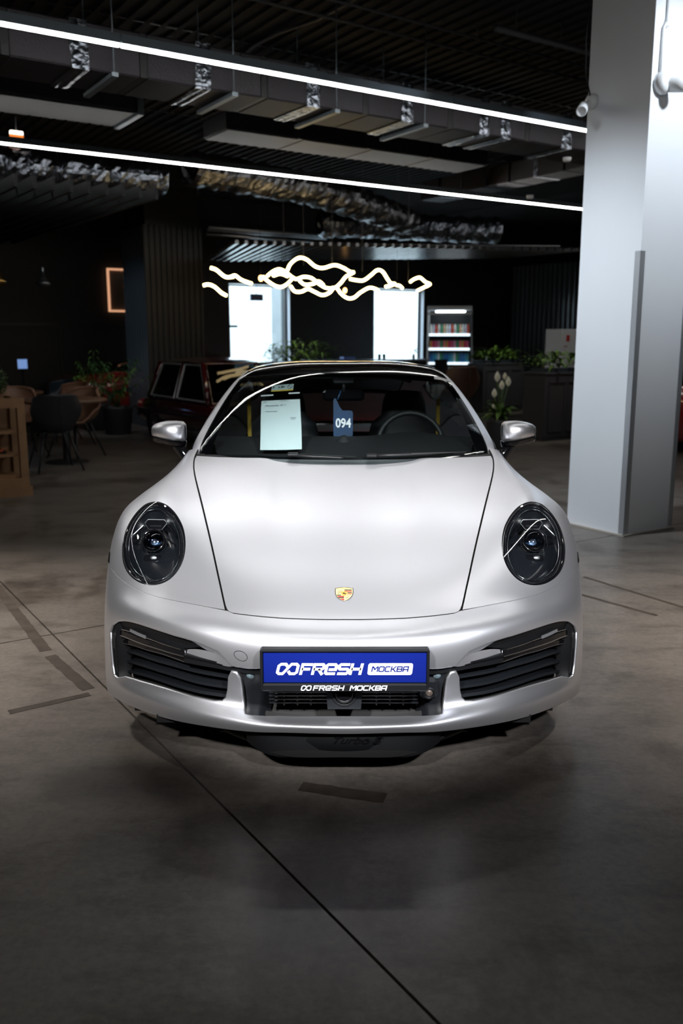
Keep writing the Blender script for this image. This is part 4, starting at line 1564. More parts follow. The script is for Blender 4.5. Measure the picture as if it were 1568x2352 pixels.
# A-pillars and roof rails in body colour, down to the tail
tE = GT_[-1]
rail = [(-c3 - .001, .02), (-c3 - .001, .3), (-c3 - .001, .6), (-c3 - .001, tW), (-c3 + .005, ROOF_T[5]), (-.53, ROOF_T[6]), (-.50, ROOF_T[7]), (-.48, ROOF_T[8]), (-.47, ROOF_T[9]), (-.47, ROOF_T[10]), (-c4 - .012, ROOF_T[10]), (-c4 - .012, ROOF_T[8]), (-c4 - .012, ROOF_T[6]), (-c4 - .012, tW), (-c4 - .006, .4), (-c4 - .004, .02)]
panel('roof_rail', RS, rail, [], M_silver, CAR, 0.02, 0.03)
panel('roof_rail', RS, mir(rail), [], M_silver, CAR, 0.02, 0.03)
rf = [(-c3 + .003, tW), (-c3 + .008, ROOF_T[5]), (-.527, ROOF_T[6]), (-.497, ROOF_T[7]), (0, ROOF_T[7] + .02)]
rfb = [(0, tW + .008), (-.2, tW + .010), (-.47, tW + .012)]
roofp = rf + mir(rf)[1:] + [(.47, tW + .012), (.2, tW + .010), (0, tW + .008), (-.2, tW + .010), (-.47, tW + .012)]
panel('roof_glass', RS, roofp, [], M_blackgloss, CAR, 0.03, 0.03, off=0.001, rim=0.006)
rw = [(-.49, ROOF_T[7] + .03), (-.475, ROOF_T[8]), (-.465, ROOF_T[9]), (0, ROOF_T[9])]
panel('rear_window', RS, rw + mir(rw)[1:], [], M_blackgloss, CAR, 0.04, 0.04)
ec = [(-.465, ROOF_T[9] + .008), (-.465, ROOF_T[10]), (-.6, tE), (0, tE)]
panel('engine_cover', RS, ec + mir(ec)[1:], [], M_silver, CAR, 0.04, 0.04)
sg = [(-c4 - .018, .11), (-c4 - .02, .5), (-c4 - .02, tW), (-c4 - .02, ROOF_T[6]), (-c4 - .03, ROOF_T[8]), (-.74, ROOF_T[8] + .2), (-.90, ROOF_T[8]), (-.93, ROOF_T[6]), (-.93, tW), (-.93, .30), (-.80, .11)]
panel('side_window', RS, sg, [], M_side, CAR, 0.04, 0.05, rim=0.0)
panel('side_window', RS, mir(sg), [], M_side, CAR, 0.04, 0.05, rim=0.0)
qp = [(-c4 - .014, ROOF_T[8] - .02), (-c4 - .014, ROOF_T[10]), (-.60, tE), (-.944, tE), (-.944, ROOF_T[8] - .1), (-.90, ROOF_T[8]), (-.74, ROOF_T[8] + .2)]
panel('rear_shoulder', RS, qp, [], M_silver, CAR, 0.04, 0.05)
panel('rear_shoulder', RS, mir(qp), [], M_silver, CAR, 0.04, 0.05)
# cowl between bonnet and screen, roof edge trim line
tray('cowl_panel', -0.475, 0.475, 1.60, 1.72, 0.018, M_plastic, 30, 5)
ss = np.linspace(-.55, .55, 30)
p, n = RS.ev([(a, tW + .006) for a in ss])
mb = MB()
mb.tube([tuple(q) for q in p + n * .001], .0035, 6)
mb.build('screen_seal', M_plastic, CAR)

# sides, doors and tail
SIDE_Y = [1.22, 1.70, 2.1, 2.6, 3.0, 3.45, 3.9, 4.2, 4.42]
SIDE = [
    [(.70, .85), (.73, .78), (.80, .70), (.888, .645), (.917, .50), (.910, .35), (.87, .22), (.82, .16)],
    [(.762, .902), (.790, .84), (.835, .76), (.885, .665), (.908, .50), (.900, .35), (.87, .22), (.82, .16)],
    [(.798, .885), (.835, .82), (.868, .74), (.893, .64), (.905, .50), (.898, .35), (.87, .22), (.82, .16)],
    [(.812, .912), (.852, .84), (.885, .75), (.905, .64), (.913, .50), (.905, .35), (.88, .22), (.83, .16)],
    [(.822, .928), (.875, .86), (.915, .77), (.932, .65), (.935, .50), (.925, .35), (.89, .22), (.84, .16)],
    [(.832, .937), (.892, .88), (.935, .79), (.948, .66), (.949, .50), (.94, .35), (.91, .22), (.86, .17)],
    [(.828, .908), (.880, .85), (.922, .77), (.940, .65), (.942, .50), (.93, .35), (.90, .24), (.85, .19)],
    [(.795, .850), (.840, .80), (.875, .73), (.895, .63), (.895, .50), (.88, .37), (.85, .27), (.80, .22)],
    [(.74, .74), (.765, .71), (.785, .66), (.80, .60), (.80, .50), (.78, .40), (.75, .31), (.70, .26)]]
SP = [[(x, y, z) for (x, z) in r] for y, r in zip(SIDE_Y, SIDE)]
SSK = [0, .09, .19, .30, .44, .59, .73, .82]
STK = [0, .3, .7, 1.2, 1.6, 2.05, 2.5, 2.8, 3.02]


class Flip:
    def __init__(self, S, k):
        self.S, self.k = S, k

    def ev(self, st):
        p, n = self.S.ev(st)
        p = p * [self.k, 1, 1]
        n = n * [self.k, 1, 1]
        if (n[:, 0] * self.k).mean() < 0:
            n = -n
        return p, n


S0 = Surf(SP, SSK, STK, mirror=False)


def off_wheel(p):
    r1 = np.hypot(p[:, 1] - 1.03, p[:, 2] - .335)
    r2 = np.hypot(p[:, 1] - 3.48, p[:, 2] - .345)
    return (r1 > .378) & (r2 > .388)


for k in (1, -1):
    F_ = Flip(S0, k)
    panel('fender_rear', F_, [(.02, .002), (.818, .002), (.818, .315), (.02, .315)], [], M_silver, CAR, .025, .025, keep=off_wheel)
    panel('door', F_, [(.0, .322), (.70, .322), (.70, 1.33), (.0, 1.33)], [], M_silver, CAR, .04, .05)
    panel('sill', F_, [(.705, .322), (.818, .322), (.818, 1.9), (.705, 1.9)], [], M_silver, CAR, .03, .05, keep=off_wheel)
    panel('rear_quarter', F_, [(.0, 1.337), (.70, 1.337), (.70, 3.0), (.0, 3.0)], [], M_silver, CAR, .025, .025, keep=off_wheel)
    # wheels
    for (yw, rw_, ww) in ((1.03, .335, .25), (3.48, .345, .29)):
        wh = bpy.data.objects.new('wheel', None)
        COL.objects.link(wh)
        wh.parent = CAR
        wh.location = (k * (.895 - ww / 2), yw, rw_)
        wh.rotation_euler = (0, k * PI / 2, 0)
        mb = MB()
        h = ww / 2
        mb.lathe([(.25, -h), (.30, -h), (rw_ - .02, -h + .01), (rw_, -h + .04), (rw_, h - .04), (rw_ - .02, h - .01), (.30, h), (.255, h - .01)], 40)
        mb.build('tyre', M_rubber, wh)
        mb = MB()
        mb.lathe([(.255, h - .012), (.25, h - .02), (.235, h - .05), (.235, -h + .02), (.25, -h)], 40)
        for i in range(10):
            a = 2 * PI * i / 10
            mb.box((.15, 0, h - .035), (.18, .028, .03), Matrix.Rotation(a, 4, 'Z'), bev=.006)
        mb.lathe([(0, h - .01), (.03, h - .01), (.035, h - .03), (.07, h - .03), (.075, h - .06)], 24)
        mb.build('rim', M_plasticg, wh)
        mb = MB()
        mb.lathe([(0, .02), (.20, .02), (.20, -.01), (0, -.01)], 32)
        mb.build('brake_disc', M_steel, wh)
    mb = MB()
    th = np.linspace(-.1, PI + .1, 20)
    for yw, R_ in ((1.03, .385), (3.48, .395)):
        mb.grid([[(k * x, yw + R_ * math.cos(a), .34 + R_ * math.sin(a)) for a in th] for x in (.90, .80, .62)])
    mb.build('wheel_arch_liner', M_black, CAR)
# tail panel
rows = []
for j in range(8):
    x1, z1 = SIDE[-1][j]
    rows.append([(x1 * math.sin(u * PI / 2), 4.42 + .10 * (1 - u * u), z1 + .03 * (1 - u * u)) for u in np.linspace(-1, 1, 17)])
mb = MB()
mb.grid(rows)
mb.build('rear_bumper', M_silver, CAR)
mb = MB()
mb.box((0, 4.50, .70), (1.3, .04, .03), bev=.01)
mb.build('tail_light_bar', mat('tail_red', (.25, .01, .01), .2), CAR)

# mirrors
for k in (-1, 1):
    def sec(x, yc, zc, ry, rz, n=18, pw=.75):
        r = []
        for i in range(n):
            a = 2 * PI * i / n
            c_, s_ = math.cos(a), math.sin(a)
            r.append((k * x, yc + ry * math.copysign(abs(c_) ** pw, c_), zc + rz * math.copysign(abs(s_) ** pw, s_)))
        return r + [r[0]]
    secs = [(.786, 1.70, 1.003, .02, .036), (.788, 1.70, 1.003, .050, .043), (.797, 1.695, 1.004, .066, .050), (.83, 1.69, 1.005, .075, .0535), (.87, 1.69, 1.008, .072, .050), (.905, 1.695, 1.009, .064, .043), (.932, 1.70, 1.009, .052, .034), (.948, 1.71, 1.007, .036, .024), (.956, 1.72, 1.004, .012, .010)]
    rows = [sec(*s_) for s_ in secs]
    # keep the lower rim flat: the silver cap ends on a rising line
    rows2 = []
    for s_, r in zip(secs, rows):
        zl = .958 + (s_[0] - .79) * .17
        rows2.append([(q[0], q[1], max(q[2], zl)) for q in r])
    mb = MB()
    mb.grid(rows2, flip=k > 0)
    cap = mb.build('mirror_housing', M_silver, CAR)
    low2 = []
    for s_ in secs:
        zl = .957 + (s_[0] - .79) * .17
        yc, ry = s_[1], s_[3] * .93
        hgt = min(.030, .012 + .4 * ry)
        low2.append([(k * s_[0], yc + ry * math.cos(a), zl - .0005 + hgt * min(0, math.sin(a))) for a in np.linspace(PI, 2 * PI, 11)] + [(k * s_[0], yc + ry, zl), (k * s_[0], yc - ry, zl)])
    mb = MB()
    mb.grid(low2, flip=k < 0)
    mb.build('mirror_base', M_blackgloss, cap)
    mb = MB()
    mb.tube([(k * .828, 1.69, .965), (k * .822, 1.69, .935), (k * .800, 1.685, .900), (k * .772, 1.68, .862), (k * .74, 1.675, .84)], [.030, .030, .026, .026, .028], 12, flat=1.0)
    mb.build('mirror_stalk', M_blackgloss, cap)
    mb = MB()
    mb.grid([[(k * x, 1.757 - .0 * x, z) for x in (.80, .83, .87, .91, .94)] for z in (.97, .99, 1.02, 1.04)])
    mb.build('mirror_glass', M_chrome, cap)

# wipers
for (pts, hub) in (([(-.26, 1.395, .928), (-.14, 1.385, .921), (-.02, 1.375, .917), (.0, 1.372, .916)], (-.235, 1.40, .93)), ([(.14, 1.385, .925), (.26, 1.40, .927), (.40, 1.43, .927), (.52, 1.475, .925)], (.13, 1.385, .927))):
    mb = MB()
    mb.tube(pts, [.009, .007, .006, .004], 6)
    wp = mb.build('wiper_arm', M_plastic, CAR)
    mb = MB()
    mb.box(hub, (.055, .03, .018), bev=.006)
    mb.build('wiper_hub', M_plastic, wp)
    mb = MB()
    mb.tube([(p_[0] + .06, p_[1] + .012, p_[2] + .004) for p_ in pts], .004, 5)
    mb.build('wiper_blade', M_rubber, wp)
p, n = RS.ev([(a, .115) for a in np.linspace(-.50, .50, 30)])

# cabin interior
mb = MB()
rows = []
for (y, z, w) in ((1.36, .885, .55), (1.50, .925, .62), (1.70, .955, .66), (1.90, .960, .68), (1.98, .93, .68), (2.0, .75, .68), (1.98, .5, .66)):
    rows.append([(w * u, y + .10 * u * u, z - .012 * u * u + (.025 * math.exp(-((u - .52) / .22) ** 2) if 1.8 < y < 1.99 else 0)) for u in np.linspace(-1, 1, 21)])
mb.grid(rows)
mb.build('dashboard', M_fabric, CAR)
mb = MB()
mb.sphere((0, 1.72, .955), (.030, .030, .030), 16, 8)
mb.lathe([(.04, 0), (.034, .012), (.026, .02)], 16, T(0, 1.72, .95))
mb.build('dash_clock', M_fabric, CAR)
sw = bpy.data.objects.new('steering_wheel', None)
COL.objects.link(sw)
sw.parent = CAR
sw.location = (.36, 2.06, .90)
sw.rotation_euler = (math.radians(68), 0, 0)
mb = MB()
mb.tube([(.175 * math.cos(a), .175 * math.sin(a), 0) for a in np.linspace(0, 2 * PI, 33)[:-1]], .015, 8, closed=True)
mb.build('wheel_rim', M_leather_b, sw)
mb = MB()
mb.box((0, 0, -.01), (.10, .08, .05), bev=.02)
mb.box((0, 0, 0), (.34, .03, .015))
mb.box((0, -.09, 0), (.03, .16, .015))
mb.build('wheel_spokes', M_fabric, sw)
for x in (-.37, .37):
    mb = MB()
    rows = []
    for (z, w, y, d) in ((.42, .24, 2.55, .10), (.60, .25, 2.62, .10), (.80, .24, 2.70, .09), (.95, .20, 2.75, .08), (1.0, .14, 2.765, .07), (1.08, .13, 2.77, .07), (1.14, .11, 2.775, .05)):
        rows.append([(x + w * math.copysign(abs(math.cos(a)) ** .6, math.cos(a)), y + d * math.copysign(abs(math.sin(a)) ** .7, math.sin(a)), z) for a in np.linspace(0, 2 * PI, 25)])
    rows.append([(x, 2.775, 1.15)] * 25)
    mb.grid(rows)
    mb.build('seat', M_leather_b, CAR)
    mb = MB()
    mb.box((x * 1.52, 2.60, .93), (.022, .004, .36), bev=.001)
    mb.build('seat_belt', M_belt, CAR)
mb = MB()
mb.box((0, 3.1, .55), (1.2, 1.4, .5), bev=.1)
mb.box((0, 2.75, .30), (1.4, 1.9, .2))
mb.build('cabin_floor', M_fabric, CAR)
mb = MB()
rows = []
for t_ in np.linspace(tW + .02, ROOF_T[8], 10):
    p, n = RS.ev([(a, t_) for a in np.linspace(-.54, .54, 15)])
    rows.append([tuple(q) for q in p - n * .035])
mb.grid(rows)
mb.build('headlining', M_fabric, CAR)
mb = MB()
mb.box((0, 2.00, 1.165), (.22, .03, .06), bev=.018)
im = mb.build('interior_mirror', M_blackgloss, CAR)
mb = MB()
mb.tube([(0, 2.0, 1.19), (0, 2.02, 1.24)], .012, 8)
mb.box((0, 2.03, 1.235), (.12, .06, .03), bev=.01)
mb.build('mirror_mount', M_plastic, im)
# ------------------------------------------------------------------ number plate, crest, lettering
GLYPH = {
    'logo': ([[(.66, .70), (.50, .93), (.18, .93), (.05, .78), (.05, .2), (.18, .07), (.42, .07), (.88, .93), (1.22, .93), (1.35, .78), (1.35, .2), (1.22, .07), (.92, .07), (.76, .32)]], 1.40),
    'F': ([[(.08, 0), (.08, .90), (.90, .90)], [(.08, .50), (.78, .50)]], .92),
    'R': ([[(.08, 0), (.08, .90), (.78, .90), (.88, .80), (.88, .60), (.78, .50), (.08, .50)], [(.48, .50), (.90, 0)]], .98),
    'E': ([[(.30, .46), (.86, .46), (.86, .80), (.76, .90), (.18, .90), (.08, .80), (.08, .20), (.18, .10), (.90, .10)]], .98),
    'S': ([[(.92, .90), (.18, .90), (.08, .80), (.08, .60), (.18, .50), (.78, .50), (.88, .40), (.88, .20), (.78, .10), (.04, .10)]], .98),
    'H': ([[(.08, 0), (.08, 1)], [(.88, 0), (.88, 1)], [(.08, .5), (.88, .5)]], .98),
    'M': ([[(.08, 0), (.08, .88), (.22, .88), (.54, .42), (.88, .88), (1.02, .88), (1.02, 0)]], 1.12),
    'O': ([[(.18, .90), (.80, .90), (.90, .80), (.90, .20), (.80, .10), (.18, .10), (.08, .20), (.08, .80), (.18, .90)]], 1.0),
    'C': ([[(.90, .90), (.18, .90), (.08, .80), (.08, .20), (.18, .10), (.90, .10)]], .96),
    'K': ([[(.08, 0), (.08, 1)], [(.86, 1), (.36, .5), (.90, 0)], [(.08, .5), (.36, .5)]], .94),
    'B': ([[(.08, .10), (.08, .90), (.78, .90), (.86, .82), (.86, .60), (.78, .50), (.88, .42), (.88, .18), (.80, .10), (.08, .10)], [(.08, .50), (.78, .50)]], .98),
    'A': ([[(.08, 0), (.08, .80), (.18, .90), (.88, .90), (.88, 0)], [(.08, .40), (.88, .40)]], .98),
}


def stroke(mb, pts, w, f):
    """one thick mitred pen stroke, mapped into space by f(x, y)"""
    P = [Vector(p) for p in pts]
    n = len(P)
    closed = (P[0] - P[-1]).length < 1e-6
    if closed:
        P = P[:-1]
        n -= 1
    L, R = [], []
    for i in range(n):
        a = P[i - 1] if (i > 0 or closed) else None
        c = P[(i + 1) % n] if (i < n - 1 or closed) else None
        d0 = (P[i] - a).normalized() if a is not None else None
        d1 = (c - P[i]).normalized() if c is not None else None
        if d0 is None:
            d0 = d1
        if d1 is None:
            d1 = d0
        m = (d0 + d1)
        m = m.normalized() if m.length > 1e-6 else d0
        nn = Vector((-m.y, m.x))
        k = max(0.45, nn.dot(Vector((-d1.y, d1.x))))
        L.append(P[i] + nn * (w / 2 / k))
        R.append(P[i] - nn * (w / 2 / k))
    vs = [f(p.x, p.y) for p in L + R]
    fs = []
    for i in range(n if closed else n - 1):
        j = (i + 1) % n
        fs.append((i, n + i, n + j, j))
    mb.add(vs, fs)


def word(mb, letters, x0, z0, width, height, f, pen=.2, gap=.10, shear=.22):
    tot = sum(GLYPH[c][1] + gap for c in letters) - gap
    sx = width / (tot)
    x = 0
    for c in letters:
        for s_ in GLYPH[c][0]:
            stroke(mb, [((x + p[0]) * sx, p[1] * height) for p in s_], pen * height, lambda a, b: f(x0 + a + shear * (b - height / 2), z0 + b))
        x += GLYPH[c][1] + gap


M_blue = mat('plate_blue', (0.003, 0.010, 0.13), 0.4, spec=0.15)
M_plateblack = mat('plate_frame_black', (0.007, 0.0075, 0.009), 0.4, spec=0.25)
PXM = 0.0013696


def px(u):
    return (u - 789) * PXM


pf = bpy.data.objects.new('number_plate', None)
COL.objects.link(pf)
pf.parent = CAR
mb = MB()
# frame: outer rim around the plate, deeper top edge
mb.box((0.0035, -.020, .492), (.532, .034, .011), bev=.004)
mb.box((0.0035, -.020, .369), (.530, .030, .026), bev=.005)
mb.box((-.2595, -.020, .43), (.009, .034, .13), bev=.003)
mb.box((.2665, -.020, .43), (.009, .034, .13), bev=.003)
mb.box((0.0035, -.012, .43), (.524, .02, .125))
mb.build('plate_frame', M_plateblack, pf)
mb = MB()
mb.box((0.0045, -.026, .4355), (.518, .006, .104), bev=.002)
mb.build('plate_face', M_blue, pf)
fp = lambda a, b: (a, -.0296, b)
mb = MB()
word(mb, ['logo'], px(636), .412, px(684) - px(636), .037, fp, pen=.235, shear=.25)
word(mb, ['F', 'R', 'E', 'S', 'H'], px(690), .411, px(832) - px(690), .038, fp, pen=.235, shear=.25, gap=.06)
# white badge with rounded corners
x0, x1, z0, z1, r_ = px(845), px(948), .4105, .4495, .007
poly = []
for (cx, cz, a0) in ((x1 - r_, z1 - r_, 0), (x0 + r_, z1 - r_, 90), (x0 + r_, z0 + r_, 180), (x1 - r_, z0 + r_, 270)):
    for k in range(5):
        a = math.radians(a0 + 22.5 * k)
        poly.append((cx + r_ * math.cos(a) + .10 * (cz + r_ * math.sin(a) - .43), cz + r_ * math.sin(a)))
mb.add([(p_[0], -.0294, p_[1]) for p_ in poly], [tuple(range(len(poly)))[::-1]])
mb.build('plate_lettering', M_whiteprint, pf)
mb = MB()
word(mb, ['M', 'O', 'C', 'K', 'B', 'A'], px(854), .4205, px(939) - px(854), .0195, lambda a, b: (a, -.0300, b), pen=.21, shear=.22, gap=.08)
mb.build('badge_lettering', M_blue, pf)
fq = lambda a, b: (a, -.0356, b)
mb = MB()
word(mb, ['logo'], px(691), .3605, px(714) - px(691), .017, fq, pen=.2, shear=.25)
word(mb, ['F', 'R', 'E', 'S', 'H'], px(719), .3605, px(790) - px(719), .017, fq, pen=.2, shear=.25, gap=.1)
word(mb, ['M', 'O', 'C', 'K', 'B', 'A'], px(804), .3605, px(889) - px(804), .017, fq, pen=.2, shear=.25, gap=.1)
mb.build('frame_lettering', M_whiteprint, pf)


def text_mesh(name, body, size, m, parent, M, shear=0.0, bold=0.0, extrude=0.0, align='CENTER', space=1.0):
    cu = bpy.data.curves.new(name, 'FONT')
    cu.body = body
    cu.size = size
    cu.align_x = align
    cu.align_y = 'CENTER'
    cu.shear = shear
    cu.offset = bold
    cu.extrude = extrude
    cu.space_character = space
    cu.resolution_u = 4
    tmp = bpy.data.objects.new('tmp', cu)
    COL.objects.link(tmp)
    dg = bpy.context.evaluated_depsgraph_get()
    me = bpy.data.meshes.new_from_object(tmp.evaluated_get(dg))
    bpy.data.objects.remove(tmp)
    me.materials.clear()
    me.materials.append(m)
    me.transform(M)
    return link(name, me, parent)


# raised black script on the spoiler lip
text_mesh('script_lettering', 'Turbo S', .034, M_blackgloss, CAR, T(.036, -0.0, 0.157, rx=PI / 2) @ T(0, 0, -.035, sx=1.45), shear=.45, extrude=.004)

# crest on the nose
p, n = NS.ev([(0.002, .5965)])
cz_ = Vector(tuple(n[0]))
cx_ = Vector((1, 0, 0))
cy_ = cz_.cross(cx_).normalized()
MC = Matrix((cx_, cy_, cz_)).transposed().to_4x4()
MC.translation = Vector(tuple(p[0]))
cr = bpy.data.objects.new('crest', None)
COL.objects.link(cr)
cr.parent = CAR
CW, CH = .0295, .0405       # half width, half height
def shield(k, m_=1.0):
    q = [(-1, .80), (-.6, .92), (0, .97), (.6, .92), (1, .80), (1.0, .25), (.93, -.15), (.72, -.50), (.40, -.80), (0, -1.0), (-.40, -.80), (-.72, -.50), (-.93, -.15), (-1.0, .25)]
    return [(x * CW * k, y * CH * (k if m_ == 1 else m_)) for x, y in q]


M_gold = mat('crest_gold', (.75, .47, .11), .3, .6)
M_goldp = mat('crest_pale_gold', (.85, .66, .33), .35, .5)
M_crestred = mat('crest_red', (.33, .012, .025), .4)
M_crestblack = mat('crest_black', (.008, .007, .007), .4)
mb = MB()
mb.prism(shield(1.07), .0030, MC)
mb.build('crest_rim', M_chrome, cr)
mb = MB()
mb.prism(shield(1.0), .0034, MC)
mb.build('crest_base', M_goldp, cr)


def cpoly(polys, z, m, name):
    mb = MB()
    for q in polys:
        mb.add([(x * CW, y * CH, z) for x, y in q], [tuple(range(len(q)))], M=MC)
    return mb.build(name, m, cr)


def bar(x0, x1, y0, y1):
    return [(x0, y0), (x1, y0), (x1, y1), (x0, y1)]


cpoly([bar(.02, .9, .64, .52)[::-1], bar(.38, .9, .26, .14)[::-1], bar(-.86, -.38, -.12, -.25)[::-1], [(-.62, -.60), (-.02, -.60), (-.02, -.46), (-.72, -.46)]], .0037, M_crestblack, 'crest_stripe')
cpoly([bar(.02, .9, .47, .34)[::-1], bar(.38, .9, .09, -.02)[::-1], [(-.70, -.44), (-.02, -.44), (-.02, -.30), (-.80, -.30)], [(-.35, -.80), (-.02, -.96), (-.02, -.68), (-.52, -.68)]], .0037, M_crestred, 'crest_stripe')
ant = []
for (xa, xb, y) in ((-.80, -.25, .40), (-.80, -.36, .20), (-.78, -.36, .03)):
    for i in range(5):
        u = xa + (xb - xa) * i / 4
        ant.append([(u, y + .03 * i), (u + .11, y + .02 + .03 * i), (u + .07, y + .11 + .03 * i)])
for (xa, xb, y) in ((.30, .72, -.20), (.12, .58, -.42), (.10, .40, -.66)):
    for i in range(5):
        u = xa + (xb - xa) * i / 4
        ant.append([(u, y + .02 * i), (u + .10, y + .02 + .02 * i), (u + .06, y + .10 + .02 * i)])
cpoly(ant, .0037, M_crestblack, 'crest_antlers')
mb = MB()
mb.prism([(x * .36, y * .34 + .0012) for x, y in shield(1.0)], .0042, MC)
mb.build('crest_centre', M_gold, cr)
cpoly([[(-.12, .12), (-.06, .22), (-.01, .24), (.0, .12), (.16, .05), (.20, .12), (.23, .05), (.17, -.02), (.14, -.12), (.08, -.10), (.04, -.02), (-.08, .0), (-.15, -.04), (-.17, .02)]], .0045, M_crestblack, 'crest_horse')
text_mesh('crest_word', 'PORSCHE', .0095, M_gold, cr, MC @ T(0, CH * .79, .0038))

# ------------------------------------------------------------------ papers in the windscreen
def on_screen(q, off):
    p, n = RS.ev(q)
    return p - n * off


quad = [(-0.403, 0.5506), (-0.2224, 0.5585), (-0.1869, 0.2015), (-0.355, 0.1889)]


def qd(u, v):
    a = (np.array(quad[0]) * (1 - u) + np.array(quad[1]) * u) * (1 - v) + (np.array(quad[3]) * (1 - u) + np.array(quad[2]) * u) * v
    return tuple(a)


def sheet_grid(u0, u1, v0, v1, off, nu=8, nv=12, curl=0.0):
    q = [[qd(u0 + (u1 - u0) * i / nu, v0 + (v1 - v0) * j / nv) for i in range(nu + 1)] for j in range(nv + 1)]
    rows = []
    for j, r in enumerate(q):
        p = on_screen(r, off)
        rows.append([tuple(x) for x in p])
    return rows


M_paper = mat('white_paper', (.78, .86, .88), .5)
M_ink = mat('printed_ink', (.07, .09, .10), .5)
sh = thing('price_sheet', 'white printed sheet in a clear sleeve hung inside the windscreen', 'paper')
mb = MB()
mb.grid(sheet_grid(0, 1, 0, 1, .012))
mb.build('paper', M_paper, sh)
mb = MB()
mb.grid(sheet_grid(-.01, 1.01, -.05, 1.01, .0105))
mb.build('clear_sleeve', glass('clear_film', (.95, .97, .97), 1.4), sh)
for (u0, u1, dv) in ((-.02, .30, 0), (.70, 1.0, -.02)):
    mb = MB()
    mb.grid(sheet_grid(u0, u1, -.115 + dv, -.085 + dv, .006, 4, 2))
    mb.build('sleeve_clip', M_white, sh)
# print: heading and lines
def sheet_text(body, u, v, size, name):
    c = on_screen([qd(u, v)], .0098)[0]
    ux = on_screen([qd(u + .05, v)], .0098)[0] - c
    vy = on_screen([qd(u, v - .05)], .0098)[0] - c
    X_ = Vector(ux).normalized()
    Z_ = X_.cross(Vector(vy)).normalized()
    Y_ = Z_.cross(X_)
    M_ = Matrix((X_, Y_, Z_)).transposed().to_4x4()
    M_.translation = Vector(c) + Z_ * .001
    return text_mesh(name, body, size, M_ink, sh, M_, align='LEFT')


sheet_text('Porsche 911', .11, .13, .022, 'sheet_heading')
mb = MB()
for (u0, u1, v, h) in ((.05, .14, .035, .008), (.46, .70, .03, .006), (.12, .40, .255, .008), (.72, .88, .40, .006), (.74, .86, .43, .005)):
    mb.grid(sheet_grid(u0, u1, v, v + h, .0095, 3, 1))
mb.build('sheet_print', M_ink, sh)

tg = thing('parking_tag', 'blue card tag reading 094 hanging from the inside mirror', 'tag')
TX, TY = -.002, 1.965
M_tagblue = mat('tag_blue', (.004, .045, .15), .4, noise=(9, .5, (.012, .03, .06)))
poly = []
for (cx, cz, a0) in ((.038, 1.075, 0), (-.040, 1.14, 90), (-.040, .962, 180), (.038, .962, 270)):
    for k in range(4):
        a = math.radians(a0 + 30 * k)
        poly.append((cx + .012 * math.cos(a), cz + .012 * math.sin(a)))
poly.insert(4, (-.004, 1.088))
poly.insert(5, (-.018, 1.105))
mb = MB()
n_ = len(poly)
mb.add([(TX + x, TY, z) for x, z in poly] + [(TX + x, TY + .0015, z) for x, z in poly], [tuple(range(n_)), tuple(range(n_, 2 * n_))[::-1]] + [(i, n_ + i, n_ + (i + 1) % n_, (i + 1) % n_) for i in range(n_)])
mb.build('card', M_tagblue, tg)
mb = MB()
mb.tube([(TX - .030, TY, 1.145), (TX - .012, TY + .02, 1.19)], .006, 5)
mb.build('hook', M_tagblue, tg)
text_mesh('tag_number', '094', .066, M_whiteprint, tg, T(TX, TY - .0012, 1.020, rx=PI / 2, sx=.82), bold=.0016)

st = thing('warning_sticker', 'small pale sticker with a yellow foot at the top of the windscreen', 'sticker')
sq = [(-0.3714, 0.6722), (-0.2627, 0.6777), (-0.2609, 0.6201), (-0.3675, 0.6148)]


def sq_grid(v0, v1, u0=0, u1=1, off=.004):
    rows = []
    for v in (v0, (v0 + v1) / 2, v1):
        r = []
        for u in np.linspace(u0, u1, 7):
            r.append((np.array(sq[0]) * (1 - u) + np.array(sq[1]) * u) * (1 - v) + (np.array(sq[3]) * (1 - u) + np.array(sq[2]) * u) * v)
        rows.append([tuple(x) for x in on_screen(r, off)])
    return rows


mb = MB()
mb.grid(sq_grid(0, .82))
mb.build('sticker_face', mat('sticker_pale', (.45, .55, .55), .4), st)
mb = MB()
mb.grid(sq_grid(.82, 1))
mb.build('sticker_foot', mat('sticker_yellow', (.6, .42, .03), .4), st)
mb = MB()
for (u0, u1, v0, v1) in ((.04, .12, .2, .5), (.30, .38, .3, .55), (.42, .52, .22, .55), (.52, .60, .3, .5)):
    mb.grid(sq_grid(v0, v1, u0, u1, .0032))
c_ = []
for a in np.linspace(0, 2 * PI, 17)[:-1]:
    u, v = .84 + .11 * math.cos(a), .40 + .30 * math.sin(a)
    c_.append((np.array(sq[0]) * (1 - u) + np.array(sq[1]) * u) * (1 - v) + (np.array(sq[3]) * (1 - u) + np.array(sq[2]) * u) * v)
mb.tube([tuple(x) for x in on_screen(c_, .0032)], .0018, 4, closed=True)
u, v = .84, .40
ln = [(.77, .22), (.91, .6)]
mb.tube([tuple(x) for x in on_screen([(np.array(sq[0]) * (1 - u) + np.array(sq[1]) * u) * (1 - v) + (np.array(sq[3]) * (1 - u) + np.array(sq[2]) * u) * v for u, v in ln], .0032)], .0018, 4)
mb.build('sticker_marks', M_ink, st)
wl = [(0.4948, 0.7753), (0.5979, 0.7478), (0.5856, 0.7241), (0.4867, 0.7395)]  # corners of a plain white strip on the screen
rows = []
for v in (0, .5, 1):
    rows.append([tuple(x) for x in on_screen([(np.array(wl[0]) * (1 - u) + np.array(wl[1]) * u) * (1 - v) + (np.array(wl[3]) * (1 - u) + np.array(wl[2]) * u) * v for u in np.linspace(0, 1, 6)], -.004)])
mb = MB()
mb.grid(rows)
tag(mb.build('white_strip', M_white), 'narrow white strip at the top right corner of the windscreen', 'label')

# ------------------------------------------------------------------ lights and fittings away from the car
def WP(l):
    return [W(*p) for p in l]


